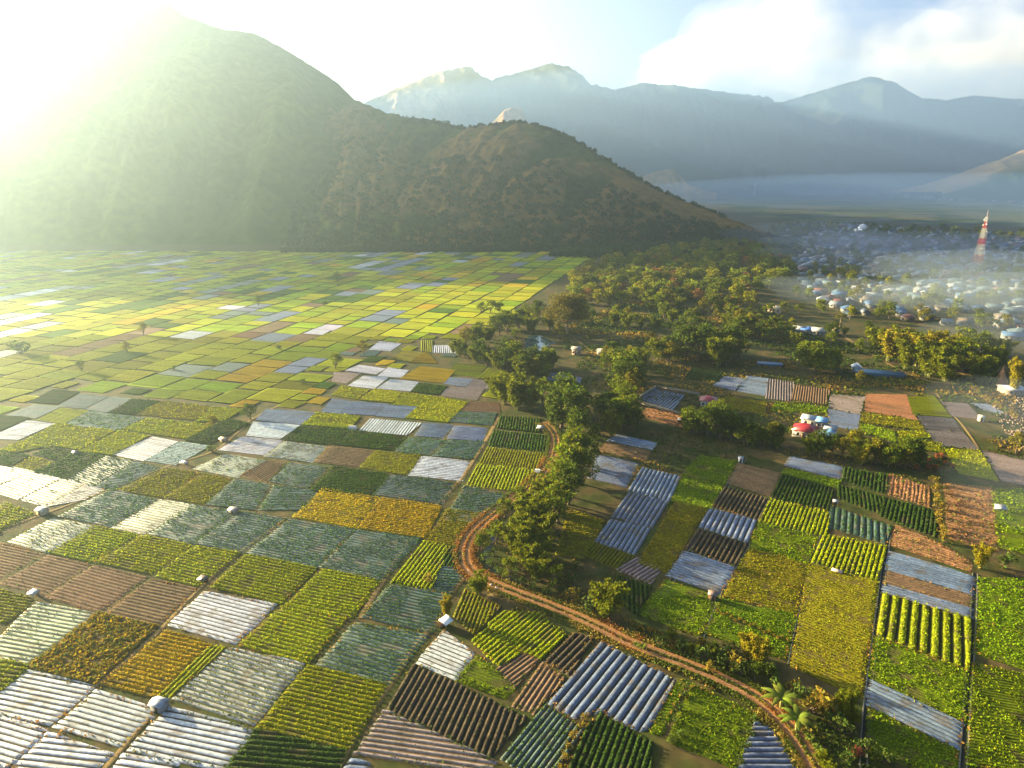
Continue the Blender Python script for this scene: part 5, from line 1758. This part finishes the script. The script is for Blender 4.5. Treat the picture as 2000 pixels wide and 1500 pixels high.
hut('little white box hut at the corner of the dark brown plot', 1446, 903, 1.6, 1.4, 2.0, WHT, (0.72, 0.72, 0.7), ga, 'gable')
hut('tiny pale shelter at the joint of the dark green striped plots', 1631, 985, 1.8, 1.4, 1.2, WHT, GRY, ga, 'lean')
hut('small pale masonry hut at the foot of the yellow hedge on the right', 1915, 822, 2.2, 2.0, 2.2, (0.7, 0.62, 0.42), (0.65, 0.55, 0.38), ga, 'gable')
hut('thatched shelter on the golden plot left of the dark tree clump', 1328, 826, 2.6, 2.2, 1.6, (0.55, 0.42, 0.25), (0.1, 0.07, 0.05), ga, 'lean')
hut('tiny white hut on the bund at the left of the dark green plot', 148, 888, 1.6, 1.4, 1.3, WHT, GRY, ga, 'gable')
hut('small white shelter on the cross path left of the white mulch plots', 360, 908, 3.0, 1.6, 1.1, (0.72, 0.62, 0.5), (0.4, 0.3, 0.2), ga, 'lean')
hut('small brown shelter where the curved field path widens', 438, 862, 3.0, 2.0, 1.5, (0.5, 0.36, 0.22), (0.3, 0.2, 0.1), ga, 'gable')
hut('white speck of a hut at the foot of the spur', 615, 480, 6, 5, 3.4, WHT, WHT, ga, 'gable')
hut('low tarp shelter lying in the bright textured plot on the right', 1634, 1119, 3.0, 1.2, 0.7, (0.62, 0.42, 0.3), (0.3, 0.2, 0.15), ga - 0.3, 'lean', 'tarp_shelter', 'shelter')

# ------------------------------------------------------------------ lattice tower
tx, ty = gp(1903, 545)
TW = thing('lattice_tower', 'red and white painted lattice tower rising from the smoky town', 'tower', (tx, ty, 0), 0.5)
RED, WHI = (0.42, 0.035, 0.02), (0.5, 0.5, 0.47)
zs = [0, 6.5, 15.5, 22.5, 32, 38, 47, 53, 57.5]
wd = lambda z: 3.6 * (1 - z / 60.0) + 0.55
for i in range(8):
    b = MB()
    c = RED if i % 2 == 0 else WHI
    z0, z1 = zs[i], zs[i + 1]
    nb = max(2, int(round((z1 - z0) / max(1.6, wd(z0) * 1.2))))
    for s in range(nb):
        a0, a1 = z0 + (z1 - z0) * s / nb, z0 + (z1 - z0) * (s + 1) / nb
        K0 = [(sx * wd(a0), sy * wd(a0), a0) for sx, sy in ((-1, -1), (1, -1), (1, 1), (-1, 1))]
        K1 = [(sx * wd(a1), sy * wd(a1), a1) for sx, sy in ((-1, -1), (1, -1), (1, 1), (-1, 1))]
        for q in range(4):
            b.bar(K0[q], K1[q], 0.13, 0, c)
            b.bar(K0[q], K1[(q + 1) % 4], 0.06, 0, c)
            b.bar(K0[(q + 1) % 4], K1[q], 0.06, 0, c)
            b.bar(K1[q], K1[(q + 1) % 4], 0.06, 0, c)
    sct = b.obj('section', [M['tower']], TW)
    sct['label'] = 'red painted lattice section' if i % 2 == 0 else 'white painted lattice section'
b = MB(); b.bar((0, 0, 57.3), (0, 0, 64), 0.12, 0, (0.7, 0.5, 0.5), 6); b.obj('mast', [M['tower']], TW)
for z, a in ((54, 0.3), (55, 2.2), (51, 4.2), (50, 1.2), (44, 5.2)):
    b = MB()
    r = wd(z) + 0.5
    c0 = (math.cos(a) * r, math.sin(a) * r, z)
    b.tube([c0, (c0[0] + math.cos(a) * 0.5, c0[1] + math.sin(a) * 0.5, z)], [0.8, 0.8], 12, 0, (0.75, 0.75, 0.75))
    b.obj('dish', [M['tower']], TW)
b = MB(); b.box((-5.5, -5.5, -0.2), (5.5, 5.5, 0.35), 0, (0.4, 0.38, 0.35)); b.obj('footing', [M['plain']], TW)

# ------------------------------------------------------------------ mosque dome
mx, my = gp(1683, 456)
MQ = thing('mosque', 'building with a large white dome at the back of the town', 'mosque', (mx, my, 0), ga)
b = MB(); b.box((-11, -11, -0.2), (11, 11, 6), 0, (0.55, 0.55, 0.52)); b.obj('hall', [M['plain']], MQ)
for sy in (-1, 1):
    for k in range(5):
        b = MB(); b.box((-9.4 + k * 4.4, sy * 11 - 0.08, 1.2), (-7.6 + k * 4.4, sy * 11 + 0.08, 4.4), 0, (0.05, 0.06, 0.07)); b.obj('window', [M['plain']], MQ)
b = MB()
prof = [(6.3, 6.0), (6.3, 8.2)] + [(6.6 * math.cos(t), 8.2 + 6.6 * math.sin(t) * 1.05) for t in np.linspace(0.05, 1.5, 10)]
V, Fq = [], []
for j, (r, z) in enumerate(prof):
    V += [(r * math.cos(2 * math.pi * k / 20), r * math.sin(2 * math.pi * k / 20), z) for k in range(20)]
for j in range(len(prof) - 1):
    Fq += [(j * 20 + k, j * 20 + (k + 1) % 20, (j + 1) * 20 + (k + 1) % 20, (j + 1) * 20 + k) for k in range(20)]
b.add(V, Fq, 0, (0.75, 0.76, 0.78))
dm = b.obj('dome', [M['plain']], MQ, True)
b = MB(); b.bar((0, 0, 14.9), (0, 0, 18), 0.25, 0, (0.6, 0.5, 0.2), 6); b.obj('finial', [M['plain']], dm)
mx, my = gp(1473, 384)
mt = thing('mast', 'thin tall mast standing at the left end of the far town', 'mast', (mx, my, 0))
b = MB()
for k in range(6):
    for sx, sy in ((-1, -1), (1, -1), (1, 1), (-1, 1)):
        b.bar((sx * 2.2 * (1 - k / 7), sy * 2.2 * (1 - k / 7), k * 9), (sx * 2.2 * (1 - (k + 1) / 7), sy * 2.2 * (1 - (k + 1) / 7), k * 9 + 9), 0.3, 0, (0.6, 0.6, 0.6))
        b.bar((sx * 2.2 * (1 - k / 7), sy * 2.2 * (1 - k / 7), k * 9), (-sy * 2.2 * (1 - (k + 1) / 7), sx * 2.2 * (1 - (k + 1) / 7), k * 9 + 9), 0.2, 0, (0.6, 0.6, 0.6))
b.obj('frame', [M['tower']], mt)

# ------------------------------------------------------------------ pond, river, mound, rubble, rocks
def sheet(name, pix, z, m, c=(1, 1, 1)):
    b = MB()
    P = [gp(*q) for q in pix]
    cc = np.mean(P, 0)
    V = [(*cc, z)] + [(*p, z) for p in P]
    n_ = len(P)
    b.add(V, [(0, 1 + (i + 1) % n_, 1 + i) for i in range(n_)], 0, c)
    o = b.obj(name, [m])
    return setting(o)


k = 0.12
sheet('pond', [(1020 + k * x, 600 + k * y) for x, y in [(40, 600), (60, 520), (120, 480), (180, 455), (300, 460), (400, 510), (470, 560), (540, 560), (520, 600), (420, 630), (330, 700), (230, 720), (120, 690), (50, 650)]], 0.05, M['water'])
RV = smooth_line([(1010, 1010), (965, 1050), (950, 1080), (958, 1108), (995, 1135), (1060, 1160)], 6)
b = MB()
Nn = normals(RV)
V = np.concatenate([np.concatenate([RV + Nn * 1.0, np.full((len(RV), 1), 0.04)], 1), np.concatenate([RV - Nn * 1.0, np.full((len(RV), 1), 0.04)], 1)])
nn_ = len(RV)
b.add(V, [(i, i + 1, nn_ + i + 1, nn_ + i) for i in range(nn_ - 1)])
setting(b.obj('river', [mat('river_water', (0.006, 0.012, 0.014), rough=0.35, spec=0.2)]))

sx, sy = gp(1953, 752)
b = MB()
rs = np.random.RandomState(91)
n_ = 14
rings = [(3.2, 0), (3.0, 1.2), (2.3, 3.2), (1.5, 5.2), (0.8, 7.0), (0.3, 8.6), (0.12, 10.0)]
V, Fq = [], []
for r, z in rings:
    for j in range(n_):
        rr = r * (0.82 + 0.36 * rs.rand())
        V.append((rr * math.cos(2 * math.pi * j / n_), rr * math.sin(2 * math.pi * j / n_), z - 0.1))
for i in range(len(rings) - 1):
    Fq += [(i * n_ + j, i * n_ + (j + 1) % n_, (i + 1) * n_ + (j + 1) % n_, (i + 1) * n_ + j) for j in range(n_)]
b.add(V, Fq, 0, (0.36, 0.19, 0.09))
o = b.obj('straw_stack', [M['soil']])
o.location = (sx, sy, 0)
tag(o, 'tall pointed rust coloured stack beside the bright white roof', 'straw stack')

RUB = [(1935, 790), (1965, 780), (2010, 775), (2040, 900), (1990, 880), (1960, 840)]
A = np.array([gp(*q) for q in RUB])
lo, hi = A.min(0), A.max(0)
b = MB()
for i in range(2600):
    p = lo + rs.rand(2) * (hi - lo)
    if inside([tuple(a) for a in A], *p):
        s = 0.1 + 0.35 * rs.rand() ** 2
        b.box((-s, -s * 0.7, 0), (s, s * 0.7, s * 1.1), 0, vary((0.24, 0.17, 0.12), 1, rs, 0.4)[0], rs.rand() * 6, (p[0], p[1], 0.0))
setting(b.obj('rubble', [M['soil']]), 'stuff')


def rock(label, px, py, s, group=None):
    x, y = gp(px, py)
    b = MB()
    V, Fq = [], []
    for i in range(5):
        ph = math.pi * (i / 4 - 0.5)
        for j in range(8):
            r = s * (0.75 + 0.5 * rs.rand())
            V.append((r * math.cos(ph) * math.cos(j * math.pi / 4), r * math.cos(ph) * math.sin(j * math.pi / 4), r * 0.7 * math.sin(ph) + s * 0.3))
    for i in range(4):
        Fq += [(i * 8 + j, i * 8 + (j + 1) % 8, (i + 1) * 8 + (j + 1) % 8, (i + 1) * 8 + j) for j in range(8)]
    b.add(V, Fq, 0, (0.5, 0.42, 0.36))
    o = b.obj('rock', [M['soil']])
    o.location = (x, y, 0)
    tag(o, label, 'rock', group)


rock('pale boulder on the grey triangle of ground beside the dirt road junction', 968, 1152, 0.7)
rock('pale stone at the left tip of the grey triangle by the road', 960, 1144, 0.5)
for x, y in ((915, 1115), (922, 1124), (926, 1128)):  # pale lumps standing in for small objects read as a motorbike
    rock('small pale stand-in lump on the outer edge of the sharp road bend', x, y, 0.35, 'stand-in lumps on the road bend')

# ------------------------------------------------------------------ smoke over the town, mist in the valley, cloud above the far ridge
def volume(name, density, col, aniso, noise=None):
    m = bpy.data.materials.new(name)
    m.use_nodes = True
    n_, l_ = m.node_tree.nodes, m.node_tree.links
    n_.remove(n_['Principled BSDF'])
    p = n_.new('ShaderNodeVolumePrincipled')
    p.inputs['Color'].default_value = (*col, 1)
    p.inputs['Density'].default_value = density
    p.inputs['Anisotropy'].default_value = aniso
    l_.new(p.outputs[0], n_['Material Output'].inputs['Volume'])
    if noise:
        sc, lo_, hi_ = noise
        gm = n_.new('ShaderNodeNewGeometry')
        t = n_.new('ShaderNodeTexNoise')
        t.inputs['Scale'].default_value = sc
        t.inputs['Detail'].default_value = 5
        t.inputs['Roughness'].default_value = 0.6
        r = n_.new('ShaderNodeMapRange')
        r.inputs[1].default_value, r.inputs[2].default_value = lo_, hi_
        r.inputs[3].default_value, r.inputs[4].default_value = 0, density
        l_.new(gm.outputs['Position'], t.inputs['Vector'])
        l_.new(t.outputs['Fac'], r.inputs[0])
        l_.new(r.outputs[0], p.inputs['Density'])
    return m


def puff(name, c, rad, m, seed, rough=0.25):
    rs = np.random.RandomState(seed)
    V, Fq = [], []
    nu_, nv_ = 28, 14
    for i in range(nv_ + 1):
        ph = math.pi * (i / nv_ - 0.5)
        for j in range(nu_):
            th = 2 * math.pi * j / nu_
            d = np.array([math.cos(ph) * math.cos(th), math.cos(ph) * math.sin(th), math.sin(ph)])
            r = 1 + rough * 2 * (fbm(np.array([d[0] * 1.6 + 7 + seed]), np.array([d[1] * 1.6 + d[2] * 2.3]), seed, 3)[0] - 0.5)
            V.append(d * r * rad)
    for i in range(nv_):
        Fq += [(i * nu_ + j, i * nu_ + (j + 1) % nu_, (i + 1) * nu_ + (j + 1) % nu_, (i + 1) * nu_ + j) for j in range(nu_)]
    b = MB()
    b.add(V, Fq)
    o = b.obj(name, [m])
    o.location = c
    return setting(o, 'stuff')


SM = volume('smoke', 0.0020, (0.62, 0.8, 1.0), 0.3)
for i, (px, py, rx, ry, rz, z) in enumerate([(1940, 560, 120, 90, 16, 15), (1990, 610, 90, 70, 15, 14), (1860, 610, 70, 60, 12, 11), (1720, 520, 130, 110, 15, 14), (1570, 480, 120, 120, 16, 14),
                                            (1840, 500, 150, 110, 15, 14), (1960, 690, 45, 40, 12, 10), (1640, 590, 60, 60, 9, 8), (1995, 850, 30, 40, 10, 9), (2010, 1010, 22, 22, 9, 8)]):
    x, y = gp(px, py)
    puff('smoke', (x, y, z), np.array([rx, ry, rz]), SM, 300 + i, 0.3)
MI_ = volume('mist', 0.0003, (0.17, 0.40, 1.0), 0.1)  # added volume; the blue of shaded distance is put into its colour
for i, (x, y, rx, ry, rz) in enumerate([(1150, 2900, 2300, 1150, 470), (1100, 1750, 900, 950, 70)]):
    puff('mist', (x, y, 20), np.array([rx, ry, rz]), MI_, 330 + i, 0.08)
CL = volume('cloud', 0.0011, (1.0, 1.0, 1.0), 0.2, (0.0009, 0.40, 0.85))
for i, (px, py, rx, rz) in enumerate([(1360, 178, 900, 240), (1560, 110, 1500, 560), (1960, 130, 1500, 650)]):
    p = at(px, py, 8800)
    puff('cloud', (p[0], p[1], max(p[2], 800 + rz * 0.2)), np.array([rx, 900, rz]), CL, 350 + i, 0.7)
#--END--

# ------------------------------------------------------------------ haze
hb = MB()
hb.box((-6400, -600, -1.0), (7400, 6800, 610))
hm = bpy.data.materials.new('haze')
hm.use_nodes = True
hn = hm.node_tree.nodes
hn.remove(hn['Principled BSDF'])
pv = hn.new('ShaderNodeVolumePrincipled')
pv.inputs['Color'].default_value = (0.56, 0.78, 0.94, 1)
pv.inputs['Density'].default_value = HAZE_DENSITY
pv.inputs['Anisotropy'].default_value = 0.75
hm.node_tree.links.new(pv.outputs[0], hn['Material Output'].inputs['Volume'])
setting(hb.obj('haze', [hm]), 'stuff')
